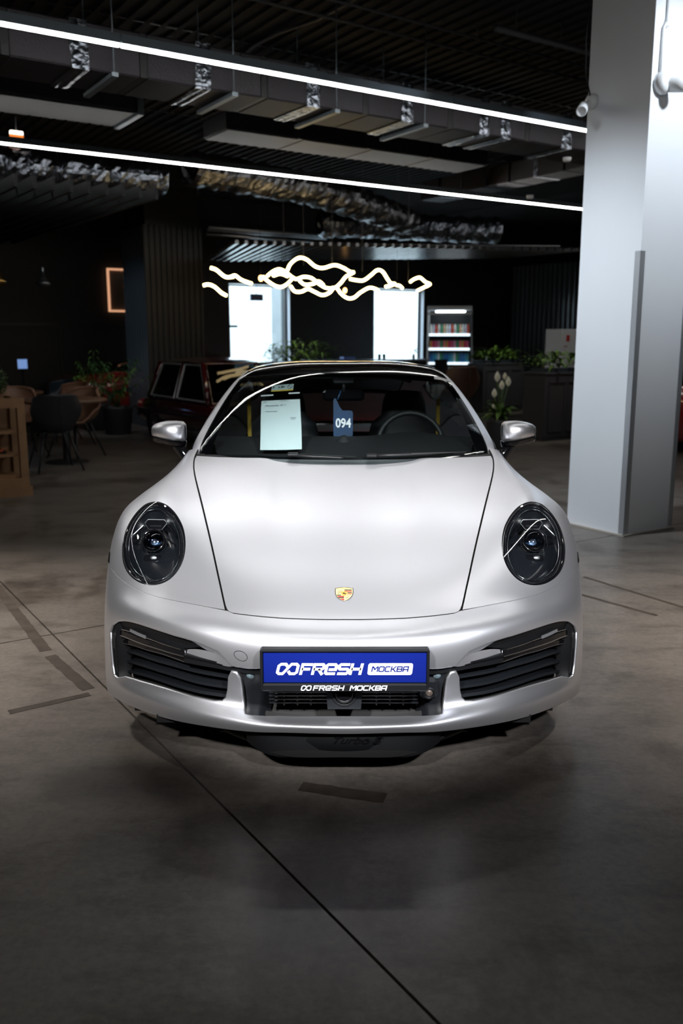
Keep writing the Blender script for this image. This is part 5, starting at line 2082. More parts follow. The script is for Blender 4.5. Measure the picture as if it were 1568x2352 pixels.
nl = thing('tube_lamp', 'glowing warm wavy tube lamp hanging before the windows', 'lamp')
# each tube is drawn in the lamp's plane: x along the building, z up, with a little depth
NB = 8.3


def tube_pts(l, db=0.0, amp=0.10):
    pts = smooth_line([(a, z) for a, z in l], 8)
    return [W(p[0], NB + db + amp * math.sin(3 * p[0]), p[1]) for p in pts]


NEON = [[(3.314,2.323),(3.384,2.3),(3.46,2.239),(3.519,2.214),(3.605,2.223)],[(3.623,2.229),(3.685,2.247),(3.764,2.201),(3.844,2.177),(3.931,2.158)],[(3.319,2.122),(3.379,2.135),(3.456,2.11),(3.545,2.038),(3.617,2.002)],[(3.611,1.996),(3.759,2.022),(3.829,2.067)],[(4.201,2.266),(4.292,2.325),(4.404,2.363),(4.502,2.344),(4.635,2.271),(4.702,2.251),(4.804,2.283),(4.92,2.27),(5.03,2.194),(5.127,2.145),(5.24,2.148),(5.326,2.215),(5.397,2.299),(5.512,2.362)],[(4.201,2.266),(4.303,2.203),(4.434,2.152),(4.533,2.149),(4.62,2.192),(4.688,2.25)],[(4.526,2.149),(4.592,2.083),(4.7,2.081),(4.802,2.118),(4.891,2.086),(5.008,2.043),(5.113,2.081),(5.163,2.152)],[(4.542,2.346),(4.61,2.45),(4.738,2.528),(4.853,2.511),(4.976,2.426),(5.087,2.408),(5.241,2.449),(5.362,2.414),(5.455,2.365),(5.512,2.362)],[(4.81,2.238),(4.892,2.189),(5.009,2.204),(5.086,2.236),(5.156,2.186)],[(5.383,2.263),(5.469,2.249),(5.578,2.247),(5.688,2.315),(5.798,2.39),(5.895,2.377),(6.001,2.273),(6.062,2.227),(6.146,2.224),(6.047,2.191),(5.957,2.176)],[(5.269,2.155),(5.326,2.075),(5.419,2.013),(5.513,2.021),(5.615,2.095),(5.747,2.158),(5.852,2.149),(5.912,2.127)],[(6.409,2.226),(6.48,2.223),(6.544,2.188)],[(6.495,2.266),(6.589,2.312),(6.7,2.334),(6.806,2.276),(6.888,2.248),(6.784,2.201),(6.648,2.148)],[(4.305,2.276),(4.436,2.308),(4.555,2.279)]]
for i, l in enumerate(NEON):
    mb = MB()
    mb.tube(tube_pts(l, (i % 3 - 1) * .12), .020, 8)
    mb.build('light_tube', M_neon, nl)
for a, z in ((4.45, 2.50), (4.75, 2.42), (5.2, 2.42), (5.7, 2.38), (6.3, 2.28), (6.5, 2.28)):
    mb = MB()
    mb.tube([W(a, NB, z), W(a, NB, ZW)], .002, 4)
    mb.build('suspension_wire', M_pipe, nl)

# security cameras on the column
sc1 = thing('security_camera', 'white dome security camera with black eye on the right face of the white column', 'camera', W(3.925, 2.045, 3.18), ROT)
mb = MB()
mb.lathe([(.0, 0), (.075, 0), (.075, .03), (.066, .055), (.05, .07), (0, .075)], 24, T(rx=PI / 2))
mb.build('base', M_white, sc1)
mb = MB()
mb.lathe([(0, .09), (.036, .09), (.047, .08), (.05, .04), (.05, -.02), (.03, -.05), (0, -.06)], 20, T(.045, -.075, -.015, rx=math.radians(100), rz=math.radians(18)))
hd = mb.build('head', M_white, sc1)
mb = MB()
mb.sphere((0, 0, 0), (.034, .034, .02), 18, 10, T(.07, -.165, -.031, rx=math.radians(100), rz=math.radians(18)))
mb.build('lens', M_blackgloss, sc1)
mb = MB()
mb.tube([(-.02, -.012, .07), (-.015, -.012, .35), (.02, -.012, .40), (.02, -.012, 1.1)], .012, 8)
mb.build('cable_conduit', M_white, sc1)
mb = MB()
mb.box((.018, -.014, .385), (.03, .028, .05), bev=.005)
mb.build('conduit_clip', M_white, sc1)
sc2 = thing('security_camera', 'small white bullet camera on the left edge of the white column', 'camera', W(3.8305, 2.56, 3.16), ROT)
mb = MB()
mb.lathe([(0, 0), (.055, 0), (.055, .02), (.03, .035), (0, .04)], 20, T(ry=-PI / 2))
mb.build('base', M_white, sc2)
mb = MB()
mb.tube([(-.03, 0, 0), (-.07, 0, -.03)], .012, 8)
mb.build('bracket', M_white, sc2)
mb = MB()
d_ = Matrix.Translation((-.12, -.02, -.07)) @ Vector((-.75, -.55, -.45)).to_track_quat('Z', 'Y').to_matrix().to_4x4()
mb.lathe([(0, -.07), (.036, -.07), (.038, .07), (.033, .075), (.03, .068), (0, .066)], 18, d_)
mb.build('body', M_white, sc2)
mb = MB()
mb.tube([(-.02, 0, .02), (-.08, .0, .16), (-.10, 0, .4), (-.06, 0, .9)], .006, 5)
mb.build('cable', M_plastic, sc2)
for (a, b, z, lab) in ((5.9, 4.75, 3.32, 'small white alarm sensor on the branch duct'), (6.9, 6.3, 3.22, 'small white alarm sensor hanging below the ceiling ducts near the white column')):
    mb = MB()
    mb.lathe([(0, -.02), (.035, -.02), (.045, 0), (.045, .02), (0, .025)], 16)
    tag(mb.build('alarm_sensor', M_white, None, W(a, b, z)), lab, 'sensor')
ex = thing('exit_lamp', 'small lit white and orange lamp high at the far left edge', 'lamp', W(1.30, 9.0, 3.81), ROT)
mb = MB()
mb.box((0, 0, 0), (.15, .04, .05), bev=.008)
mb.build('lit_face', emis('white_glow', (1, .93, .85), 3.0), ex)
mb = MB()
mb.box((0, -.005, -.03), (.15, .035, .022))
mb.build('lower_edge', emis('orange_glow', (1, .25, .05), 1.2), ex)
mb = MB()
mb.tube([(0, 0, .02), (0, 0, .40)], .006, 4)
mb.build('suspension_wire', M_pipe, ex)

# framed lit picture on the back wall
pc = thing('picture', 'framed picture with a warm lit edge on the dark wall by the clad column', 'picture', W(4.75, 14.85, 2.38), ROT)
mb = MB()
mb.box((0, 0, 0), (.98, .03, .76))
mb.build('canvas', mat('picture_brown', (.25, .19, .15), .6), pc)
mb = MB()
for (c, d) in (((0, -.02, .39), (1.02, .04, .035)), ((0, -.02, -.39), (1.02, .04, .035)), ((-.495, -.02, 0), (.035, .04, .80)), ((.495, -.02, 0), (.035, .04, .80))):
    mb.box(c, d)
mb.build('lit_frame', emis('frame_glow', (1.0, .50, .28), .75), pc)
mb = MB()
for (x, z) in ((-.18, .08), (-.14, -.07), (.1, .1)):
    mb.lathe([(0, 0), (.045, 0)], 14, T(x, -.017, z, rx=PI / 2))
mb.build('motif', mat('motif_pink', (.5, .22, .16), .5), pc)

# pendant lamps at the left
def pendant(loc, label, mm):
    t = thing('pendant_lamp', label, 'lamp', loc)
    mb = MB()
    mb.lathe([(.02, .14), (.025, .06), (.05, .02), (.085, -.05), (.09, -.07), (.06, -.11), (0, -.125)], 20)
    mb.build('shade', mm, t)
    mb = MB()
    mb.tube([(0, 0, .13), (0, 0, ZW - loc[2])], .004, 4)
    mb.build('cord', M_plastic, t)
    return t


pendant(W(1.76, 10, 2.24), 'dark glass pendant lamp with a shiny tip over the left tables', mat('smoked_chrome', (.12, .13, .14), .12, .8))
pendant(W(1.20, 10, 2.25), 'brass pendant lamp cut by the left edge of the picture', mat('brass', (.6, .38, .12), .25, 1))
for (a, b, z, lab) in ((5.0, 10.0, 2.36, 'tiny glowing orange bulb before the left-hand window'), (7.30, 11.2, 2.30, 'tiny glowing orange bulb below the wavy lamp')):
    t = thing('bulb', lab, 'lamp', W(a, b, z))
    mb = MB()
    mb.sphere((0, 0, 0), (.035, .035, .045), 12, 8)
    mb.build('glass_bulb', emis('bulb_glow', (1, .52, .18), 8.0) if 'bulb_glow' not in MATS else MATS['bulb_glow'], t)
    mb = MB()
    mb.tube([(0, 0, .04), (0, 0, ZW - z)], .004, 4)
    mb.build('cord', M_plastic, t)

# ------------------------------------------------------------------ plants
def leaf(L, w, droop, n=5):
    rows = []
    for i in range(n + 1):
        u = i / n
        ww = w * math.sin(PI * min(1, .08 + .92 * u) ** .8) * (1 - .1 * u)
        x = L * u * (1 - .15 * u)
        z = L * (.55 * u - droop * u * u)
        rows.append([(x, -ww / 2, z + .12 * ww), (x, 0, z - .05 * ww), (x, ww / 2, z + .12 * ww)])
    return rows


def foliage(name, n, size, L, w, seed, m, parent, up=.5, base=0.0):
    rnd = random.Random(seed)
    mb = MB()
    for i in range(n):
        x, y = rnd.uniform(-size[0], size[0]), rnd.uniform(-size[1], size[1])
        z = base + rnd.uniform(0, size[2]) * (1 - .35 * (abs(x) / max(size[0], .01)) ** 2)
        az = math.atan2(y + rnd.uniform(-.4, .4) * size[1], x + rnd.uniform(-.4, .4) * size[0]) + rnd.uniform(-.9, .9)
        k = rnd.uniform(.7, 1.25)
        mb.grid(leaf(L * k, w * k, rnd.uniform(.35, .95), 4), M=T(x, y, z, rz=az) @ Matrix.Rotation(-rnd.uniform(-.2, up), 4, 'Y'))
    o = mb.build(name, m, parent)
    o['kind'] = 'stuff'
    return o


def planter(label, a, b, la, lb, h, seed, n):
    t = thing('planter', label, 'planter', W(a, b), ROT, 'charcoal planters with green plants')
    mb = MB()
    mb.box((la / 2, lb / 2, h / 2 + .03), (la, lb, h - .06))
    mb.box((la / 2, lb / 2, .03), (la - .03, lb - .03, .06))
    mb.build('body', M_planter, t)
    mb = MB()
    mb.box((la / 2, lb / 2, h - .0), (la + .03, lb + .03, .03), bev=.006)
    mb.build('rim', M_planter, t)
    npan = max(2, int(la / .33))
    wv = (la - .12) / npan
    for i in range(npan):
        mb = MB()
        x0 = .06 + wv * i + .03
        for (c, d) in (((x0 + wv / 2 - .03, -.008, h - .12), (wv - .06, .016, .02)), ((x0 + wv / 2 - .03, -.008, .14), (wv - .06, .016, .02)), ((x0, -.008, h / 2 + .01), (.02, .016, h - .26)), ((x0 + wv - .06, -.008, h / 2 + .01), (.02, .016, h - .26))):
            mb.box(c, d)
        mb.build('panel_moulding', M_planter, t)
    mb = MB()
    mb.box((la / 2, lb / 2, h + .04), (la - .12, lb - .1, .06))
    ins = mb.build('inner_box', mat('inner_box_blue', (.015, .022, .03), .5) if 'inner_box_blue' not in MATS else MATS['inner_box_blue'], t)
    f = foliage('foliage', n, (la / 2 - .02, lb / 2, .20), .20, .055, seed, M_leaf, t, base=.03)
    f.location = (la / 2, lb / 2, h + .05)
    return t


planter('charcoal panelled planter full of leaves right beside the white column', 7.86, 6.84, 1.25, .42, .97, 11, 150)
planter('charcoal panelled planter full of leaves in front of the drinks fridge', 10.42, 11.0, 1.1, .45, .97, 12, 150)
t = planter('charcoal planter with a drooping bushy plant in front of the left-hand window', 6.3, 12.0, 1.25, .42, .95, 13, 40)
f = foliage('drooping_foliage', 200, (.60, .35, .45), .26, .045, 14, M_leaf, t, up=.2)
f.location = (.62, .2, 1.0)

# peace lily in a dark pot beside the mirror
lily = thing('peace_lily', 'peace lily with white flowers in a dark pot beside the right mirror', 'plant', W(6.80, 6.60))
mb = MB()
mb.lathe([(.14, 0), (.155, .02), (.19, .36), (.195, .39), (.18, .39), (.175, .35), (0, .34)], 28)
pot = mb.build('pot', M_pot, lily)
rnd = random.Random(8)
for i in range(40):
    az = rnd.uniform(0, 2 * PI)
    k = rnd.uniform(.6, 1.0)
    mb = MB()
    mb.grid(leaf(.34 * k, .085 * k, rnd.uniform(.5, 1.0), 5), M=T(.05 * math.cos(az), .05 * math.sin(az), .36 + rnd.uniform(0, .16), rz=az) @ Matrix.Rotation(-rnd.uniform(.1, .85), 4, 'Y'))
    mb.build('leaf', M_leaf if i % 3 else M_leafd, lily)
for (dx, z, s_) in ((-.075, .905, 1.15), (-.12, .70, 1.0), (.01, .80, 1.05), (.06, .93, .8), (.125, .84, 1.1), (-.13, .555, .5)):
    cx, cy = dx * CA, dx * SA
    st_ = bpy.data.objects.new('flower', None)
    COL.objects.link(st_)
    st_.parent = lily
    mb = MB()
    mb.tube([(0, 0, .38), (cx * .5, cy * .5, .38 + (z - .38) * .6), (cx, cy, z)], .005, 5)
    mb.build('stalk', M_leaf, st_)
    mb = MB()
    rows = []
    for i in range(7):
        u = i / 6
        wv = .034 * s_ * math.sin(PI * u ** .8)
        rows.append([(cx * 1.0 + v * wv, cy - .02 + .018 * abs(v) ** 2 + .02 * u * 0, z - .01 + .125 * s_ * u) for v in (-1, -.5, 0, .5, 1)])
    mb.grid(rows)
    mb.build('petal', M_petal, st_)
    mb = MB()
    mb.sphere((cx, cy - .03, z + .045 * s_), (.007, .007, .03 * s_), 8, 8)
    mb.build('spadix', mat('spadix_cream', (.6, .5, .2), .6) if 'spadix_cream' not in MATS else MATS['spadix_cream'], st_)


def palm(label, loc, seed, hgt, r, dark=True):
    t = thing('potted_palm', label, 'plant', loc)
    mb = MB()
    mb.lathe([(r * .75, 0), (r * .8, .02), (r, .40), (r * 1.03, .43), (r * .93, .43), (r * .9, .39), (0, .38)], 24)
    mb.build('pot', M_pot, t)
    rnd = random.Random(seed)
    for i in range(18):
        az = 2 * PI * i / 18 + rnd.uniform(-.3, .3)
        L_ = hgt * rnd.uniform(.55, .95)
        lean = rnd.uniform(.15, .75)
        mb = MB()
        sp = []
        for k in range(8):
            u = k / 7
            sp.append((L_ * lean * u, 0, .38 + L_ * (u * 1.05 - .45 * lean * u * u * u * 1.6)))
        M_ = T(rz=az)
        mb.tube(sp, [.007 - .005 * k / 7 for k in range(8)], 4, M=M_)
        for k in range(2, 8):
            for s_ in (-1, 1):
                mb.grid(leaf(.20 * (1 - .05 * k), .03, .8, 3), M=M_ @ T(*sp[k], rz=s_ * 1.05) @ Matrix.Rotation(.2, 4, 'Y'))
        mb.build('frond', M_leafd if i % 3 else M_leaf, t)
    return t


palm('potted palm in a round dark pot before the clad column', (-3.52, 11.1, 0), 3, 1.05, .235)
palm('potted palm behind the one before the clad column, its pot half hidden', (-4.05, 11.75, 0), 4, 1.1, .22)
palm('potted palm far back at the left beside the blue lit screen', W(.55, 11.7), 6, 1.1, .2)

# ------------------------------------------------------------------ seats and tables at the left
def shell_chair(name, label, loc, rz, m, group=None):
    t = thing(name, label, 'chair', loc, rz, group)
    # the sitter looks along -y; rounded bucket shell
    rows = []
    for i in range(9):
        v = i / 8
        row = []
        for j in range(13):
            u = j / 6 - 1
            if v < .5:
                q = v / .5
                y = -.22 + .42 * q
                z = .45 - .02 * math.sin(PI * q) + .05 * abs(u) ** 3 * q
                w = .21 + .03 * q
            else:
                q = (v - .5) / .5
                y = .20 + .10 * q + .04 * math.sin(PI * q / 2)
                z = .45 + .40 * q
                w = .24 + .03 * math.sin(PI * q) - .02 * q
            wrap = abs(u) ** 2.2
            y2 = y - (.18 * wrap * max(0, (v - .35) / .65) if v > .35 else 0)
            z2 = z - .03 * abs(u) ** 4 * (v > .9) + .16 * wrap * max(0, 1 - abs(v - .5) / .35) * 1
            row.append((w * u, y2, z2))
        rows.append(row)
    mb = MB()
    mb.grid(rows)
    back = [[(p[0] * 1.03, p[1] + .035 * min(1, i / 3), p[2] - .035 * max(0, 1 - i / 5)) for p in r] for i, r in enumerate(rows)]
    mb.grid(back, flip=True)
    edge = [r[0] for r in rows] + rows[-1][1:] + [r[-1] for r in rows[::-1]][1:] + rows[0][::-1][1:-1]
    mb.tube([(p[0] * 1.012, p[1] + .012, p[2]) for p in edge], .020, 6, closed=True)
    sh_ = mb.build('shell', m, t)
    mb = MB()
    mb.box((0, 0, .435), (.30, .30, .02))
    mb.build('seat_frame', M_black, t)
    for sx in (-1, 1):
        for sy in (-1, 1):
            mb = MB()
            mb.tube([(sx * .13, sy * .12, .44), (sx * .25, sy * .25, 0.0)], [.016, .010], 8)
            mb.build('leg', M_black, t)
    mb = MB()
    mb.tube([(0, .325, .46), (0, .36, .65), (0, .37, .83)], .004, 4)
    mb.build('seam', M_black, t)
    return t


chair = shell_chair('bucket_chair', 'black leather bucket chair with its back to the viewer at the near round table', (-3.27, 7.26, 0), math.radians(180 + 32), M_leather_b)
chair.rotation_euler = (0, 0, math.radians(212))


def round_table(label, loc, r):
    t = thing('round_table', label, 'table', loc)
    mb = MB()
    mb.lathe([(0, .715), (r - .03, .715), (r, .735), (r, .752), (r - .012, .76), (0, .76)], 40)
    mb.build('tabletop', M_walnut, t)
    mb = MB()
    mb.lathe([(.045, .02), (.04, .3), (.04, .715)], 16)
    mb.build('pedestal', M_black, t)
    mb = MB()
    mb.lathe([(.0, .03), (.05, .03), (.24, .014), (.26, .0), (0, 0)], 32)
    mb.build('foot_plate', M_black, t)
    return t


round_table('near round wooden table with a black pedestal behind the black chair', W(1.50, 8.42), .50)
round_table('far round wooden table half hidden behind the plant in the box', W(1.25, 10.35), .50)
shell_chair('bucket_chair', 'tan leather bucket chair on the far side of the near round table', W(1.20, 9.32), ROT + math.radians(4), M_leather_t, 'tan chairs')
shell_chair('bucket_chair', 'tan leather bucket chair at the right of the near round table, seen from its side', W(1.74, 8.86), ROT + math.radians(-60), M_leather_t, 'tan chairs')
shell_chair('bucket_chair', 'tan leather bucket chair left of the near table, half behind the wooden shelf', W(.70, 8.35), ROT + math.radians(80), M_leather_t, 'tan chairs')
shell_chair('bucket_chair', 'tan leather bucket chair between the far table and the potted palm', W(2.0, 10.1), ROT + math.radians(-60), M_leather_t, 'tan chairs')
M_sheen = mat('blue_black_gloss', (.02, .035, .05), .18)
shell_chair('bucket_chair', 'glossy dark chair catching blue light at the far round table', W(2.05, 10.9), ROT + math.radians(-60), M_sheen, 'dark chairs at the far table')
shell_chair('bucket_chair', 'dark chair on the far side of the far round table', W(1.35, 11.35), ROT + math.radians(10), M_leather_b, 'dark chairs at the far table')

# blue lit screen at the far left
sc_ = thing('screen', 'blue lit screen standing in the dark at the far left', 'screen', W(1.94, 12.2, 1.07), ROT)
mb = MB()
mb.box((0, 0, 0), (.16, .02, .17), bev=.004)
mb.build('casing', M_plastic, sc_)
mb = MB()
mb.box((0, -.011, .005), (.145, .004, .145))
mb.build('display', emis('screen_blue', (.30, .50, 1.0), .55), sc_)
mb = MB()
mb.tube([(0, 0, -.08), (0, 0, -1.09)], .015, 8)
mb.lathe([(0, -1.075), (.14, -1.085), (.15, -1.1), (0, -1.1)], 20)
mb.build('stand', M_plastic, sc_)

# open wooden shelf with a clipped bush in the tray on top
sh_ = thing('shelf_unit', 'open wooden shelf unit at the left edge with a plant tray on top', 'shelf', W(.545, 6.29), ROT)
mb = MB()
mb.box((-.035, .035, .46), (.07, .07, .92))
mb.build('post', M_wood, sh_)
for (x, y) in ((-.035, .335), (-1.0, .035), (-1.0, .335)):
    mb = MB()
    mb.box((x, y, .46), (.07, .07, .92))
    mb.build('post', M_wood, sh_)
mb = MB()
mb.box((-.53, .035, .875), (.92, .07, .09))
mb.build('top_rail', M_wood, sh_)
mb = MB()
mb.box((-.53, .035, .13), (.92, .07, .08))
mb.build('bottom_rail', M_wood, sh_)
mb = MB()
mb.box((-.52, .18, .045), (1.08, .40, .09))
mb.build('plinth', M_wood, sh_)
for z in (.18, .385, .60):
    mb = MB()
    mb.box((-.56, .19, z), (.96, .28, .025))
    mb.build('shelf_board', M_wood, sh_)
mb = MB()
mb.box((-.52, .35, .52), (.95, .02, .72))
mb.build('back_panel', M_wood, sh_)
mb = MB()
mb.box((-.10, .185, .905), (.02, .30, .05))
mb.box((-.52, .185, .89), (.90, .28, .02))
mb.build('tray', M_wood, sh_)
bush = thing('clipped_bush', 'small leafy bush growing in the tray on the wooden shelf unit', 'plant', W(.26, 6.45, .90), ROT)
mb = MB()
rnd = random.Random(2)
for i in range(1400):
    th, ph = rnd.uniform(0, 2 * PI), math.acos(rnd.uniform(-1, 1))
    r_ = rnd.uniform(.11, .17)
    c = (r_ * 1.1 * math.sin(ph) * math.cos(th), r_ * math.sin(ph) * math.sin(th), .17 + r_ * 1.05 * math.cos(ph))
    k = rnd.uniform(.012, .022)
    Mx = Matrix.Translation(c) @ Matrix.Rotation(rnd.uniform(0, 6), 4, 'Z') @ Matrix.Rotation(rnd.uniform(0, 6), 4, 'X')
    mb.add([(-k, 0, 0), (0, -k * .5, .002), (k, 0, 0), (0, k * .5, .002)], [(0, 1, 2, 3)], M=Mx)
f_ = mb.build('foliage', mat('bush_green', (.03, .07, .02), .5, noise=(14, .6, (.09, .14, .05))), bush)
f_['kind'] = 'stuff'
mb = MB()
mb.tube([(0, 0, 0), (.01, 0, .1), (0, 0, .2)], .012, 6)
mb.build('stem', M_soil, bush)
tc_ = thing('model_car', 'small orange model car on the middle shelf of the wooden unit', 'toy', W(.30, 6.42, .3985), ROT + .25)
mb = MB()
prof = [(-.085, .018), (.085, .018), (.088, .032), (.06, .038), (.035, .052), (-.03, .055), (-.055, .042), (-.086, .040)]
mb.prism(prof, .06, T(0, .03, 0, rx=PI / 2))
mb.build('body', mat('orange_enamel', (.45, .09, .02), .15, coat=.6), tc_)
for (x, y) in ((-.055, -.03), (-.055, .03), (.055, -.03), (.055, .03)):
    mb = MB()
    mb.lathe([(0, -.008), (.018, -.008), (.018, .008), (0, .008)], 14, T(x, y, .018, rx=PI / 2))
    mb.build('wheel', M_rubber, tc_)
mb = MB()
mb.box((0, 0, .046), (.05, .0605, .010))
mb.build('window_band', M_blackgloss, tc_)

# ------------------------------------------------------------------ the other cars
def old_car(name, label, loc, rz, paint, h=1.18, L=3.9, w=1.54):
    t = thing(name, label, 'car', loc, rz)
    hw = w / 2
    # lower body lofted along the length; nose at -y
    def section(y, ztop, k):
        return [(-hw * k * .80, y, .22), (-hw * k * .97, y, .30), (-hw * k, y, .42), (-hw * k * .985, y, ztop - .10), (-hw * k * .93, y, ztop - .03), (-hw * k * .80, y, ztop), (0, y, ztop + .025), (hw * k * .80, y, ztop), (hw * k * .93, y, ztop - .03), (hw * k * .985, y, ztop - .10), (hw * k, y, .42), (hw * k * .97, y, .30), (hw * k * .80, y, .22)]
    st_ = [(-L / 2, .54, .88), (-L / 2 + .06, .58, .95), (-L / 2 + .35, .605, .985), (-.75, .62, 1.0), (0, .625, 1.0), (1.0, .625, 1.0), (L / 2 - .5, .62, .99), (L / 2 - .08, .59, .95), (L / 2, .55, .90)]
    mb = MB()
    rows = [section(*s_) for s_ in st_]
    mb.grid(rows)
    mb.add(rows[0], [tuple(range(13))])
    mb.add(rows[-1], [tuple(range(13))[::-1]])
    mb.build('body', paint, t)
    # roof on pillars; screen and window openings carry glass set in bright frames
    zb, zt = .62, h
    yf0, yf1, yr1, yr0 = -.66, -.22, 1.22, 1.42
    wb_, wt = hw * .90, hw * .72
    mb = MB()
    rows = []
    for (y, dz) in ((yf1 - .03, -.02), (yf1 + .12, .0), (.4, .02), (yr1 - .1, .0), (yr1 + .05, -.03)):
        rows.append([(wt * u, y, zt + dz - .05 * abs(u) ** 3) for u in np.linspace(-1.03, 1.03, 11)])
    mb.grid(rows)
    mb.grid([[(p[0], p[1], p[2] - .04) for p in r] for r in rows], flip=True)
    mb.build('roof', M_roofdark, t)
    def post(p, q, r=.032):
        mb = MB()
        mb.tube([p, q], r, 6)
        mb.build('pillar', paint, t)
    for s_ in (-1, 1):
        post((s_ * wb_, yf0, zb - .01), (s_ * wt, yf1, zt - .06))
        post((s_ * wb_, yr0, zb - .01), (s_ * wt, yr1, zt - .06), .05)
        post((s_ * wb_ * 1.0, .42, zb - .01), (s_ * wt, .42, zt - .06), .03)
        for (q0, q1, q2, q3) in (((yf0 + .06), (yf1 + .05), .37, .37), (.47, .47, yr1 - .06, yr0 - .08)):
            P = [(s_ * wb_, q0, zb + .03), (s_ * wt, q1, zt - .08), (s_ * wt, q2, zt - .08), (s_ * wb_, q3, zb + .03)]
            mb = MB()
            mb.add(P, [(0, 1, 2, 3)])
            win = mb.build('side_window', M_carglass, t)
            mb = MB()
            P2 = [(x + s_ * .004, y, z) for x, y, z in P]
            mb.tube(P2, .015, 6, closed=True, smooth=False)
            mb.build('window_frame', M_brighttrim, win)
        mb = MB()
        mb.box((s_ * hw * 1.0, .3, .455), (.014, L * .82, .018))
        mb.build('side_moulding', M_chrome, t)
        mb = MB()
        mb.box((s_ * hw * .985, .62, .53), (.025, .12, .02), bev=.006)
        mb.build('door_handle', M_chrome, t)
    P = [(-wb_ + .05, yf0 - .02, zb + .01), (wb_ - .05, yf0 - .02, zb + .01), (wt - .03, yf1 - .02, zt - .06), (-wt + .03, yf1 - .02, zt - .06)]
    mb = MB()
    mb.add(P, [(0, 1, 2, 3)])
    win = mb.build('windscreen', M_carglass, t)
    mb = MB()
    mb.tube(P, .014, 6, closed=True)
    mb.build('screen_frame', paint, win)
    P = [(-wb_ + .05, yr0 + .02, zb + .01), (wb_ - .05, yr0 + .02, zb + .01), (wt - .03, yr1 + .04, zt - .08), (-wt + .03, yr1 + .04, zt - .08)]
    mb = MB()
    mb.add(P, [(3, 2, 1, 0)])
    mb.build('rear_window', M_carglass, t)
    mb = MB()
    mb.box((0, .3, .5), (w * .8, 1.6, .3))
    mb.build('interior', M_fabric, t)
    for (y, s_) in ((-L / 2 + .72, 1), (-L / 2 + .72, -1), (L / 2 - .8, 1), (L / 2 - .8, -1)):
        mb = MB()
        mb.lathe([(0, -.09), (.20, -.09), (.29, -.07), (.30, 0), (.29, .07), (.20, .09), (.18, .07), (0, .07)], 24, T(s_ * (hw - .09), y, .30, ry=s_ * PI / 2))
        wl_ = mb.build('wheel', M_rubber, t)
        mb = MB()
        mb.lathe([(0, .085), (.08, .08), (.17, .072)], 20, T(s_ * (hw - .09), y, .30, ry=s_ * PI / 2))
        mb.build('hub_cap', M_chrome, wl_)
    for y in (-L / 2 - .04, L / 2 + .04):
        mb = MB()
        mb.tube([(-hw * .9, y + (.1 if y < 0 else -.1), .33), (-hw * .8, y, .42), (0, y, .42), (hw * .8, y, .42), (hw * .9, y + (.1 if y < 0 else -.1), .42)], .035, 8)
        mb.build('bumper', M_chrome, t)
    for s_ in (-1, 1):
        mb = MB()
        mb.lathe([(0, .02), (.06, .018), (.075, .0)], 18, T(s_ * hw * .66, -L / 2, .45, rx=PI / 2))
        mb.build('headlamp', M_chrome, t)
    return t


M_roofdark = mat('dark_red_roof', (.035, .012, .014), .22, coat=.8)
M_dred = mat('dark_red_paint', (.055, .004, .007), .12, coat=1.0)
M_red = mat('red_paint', (.26, .012, .016), .2, coat=1.0)
M_carglass = glass('car_glass', (.10, .12, .13), 1.4)
M_brighttrim = mat('bright_trim', (.7, .74, .8), .35, .5)
old_car('vintage_car', 'dark red vintage car with bright window frames behind the left mirror', (-1.53, 9.72, 0), ROT, M_dred, 1.19)


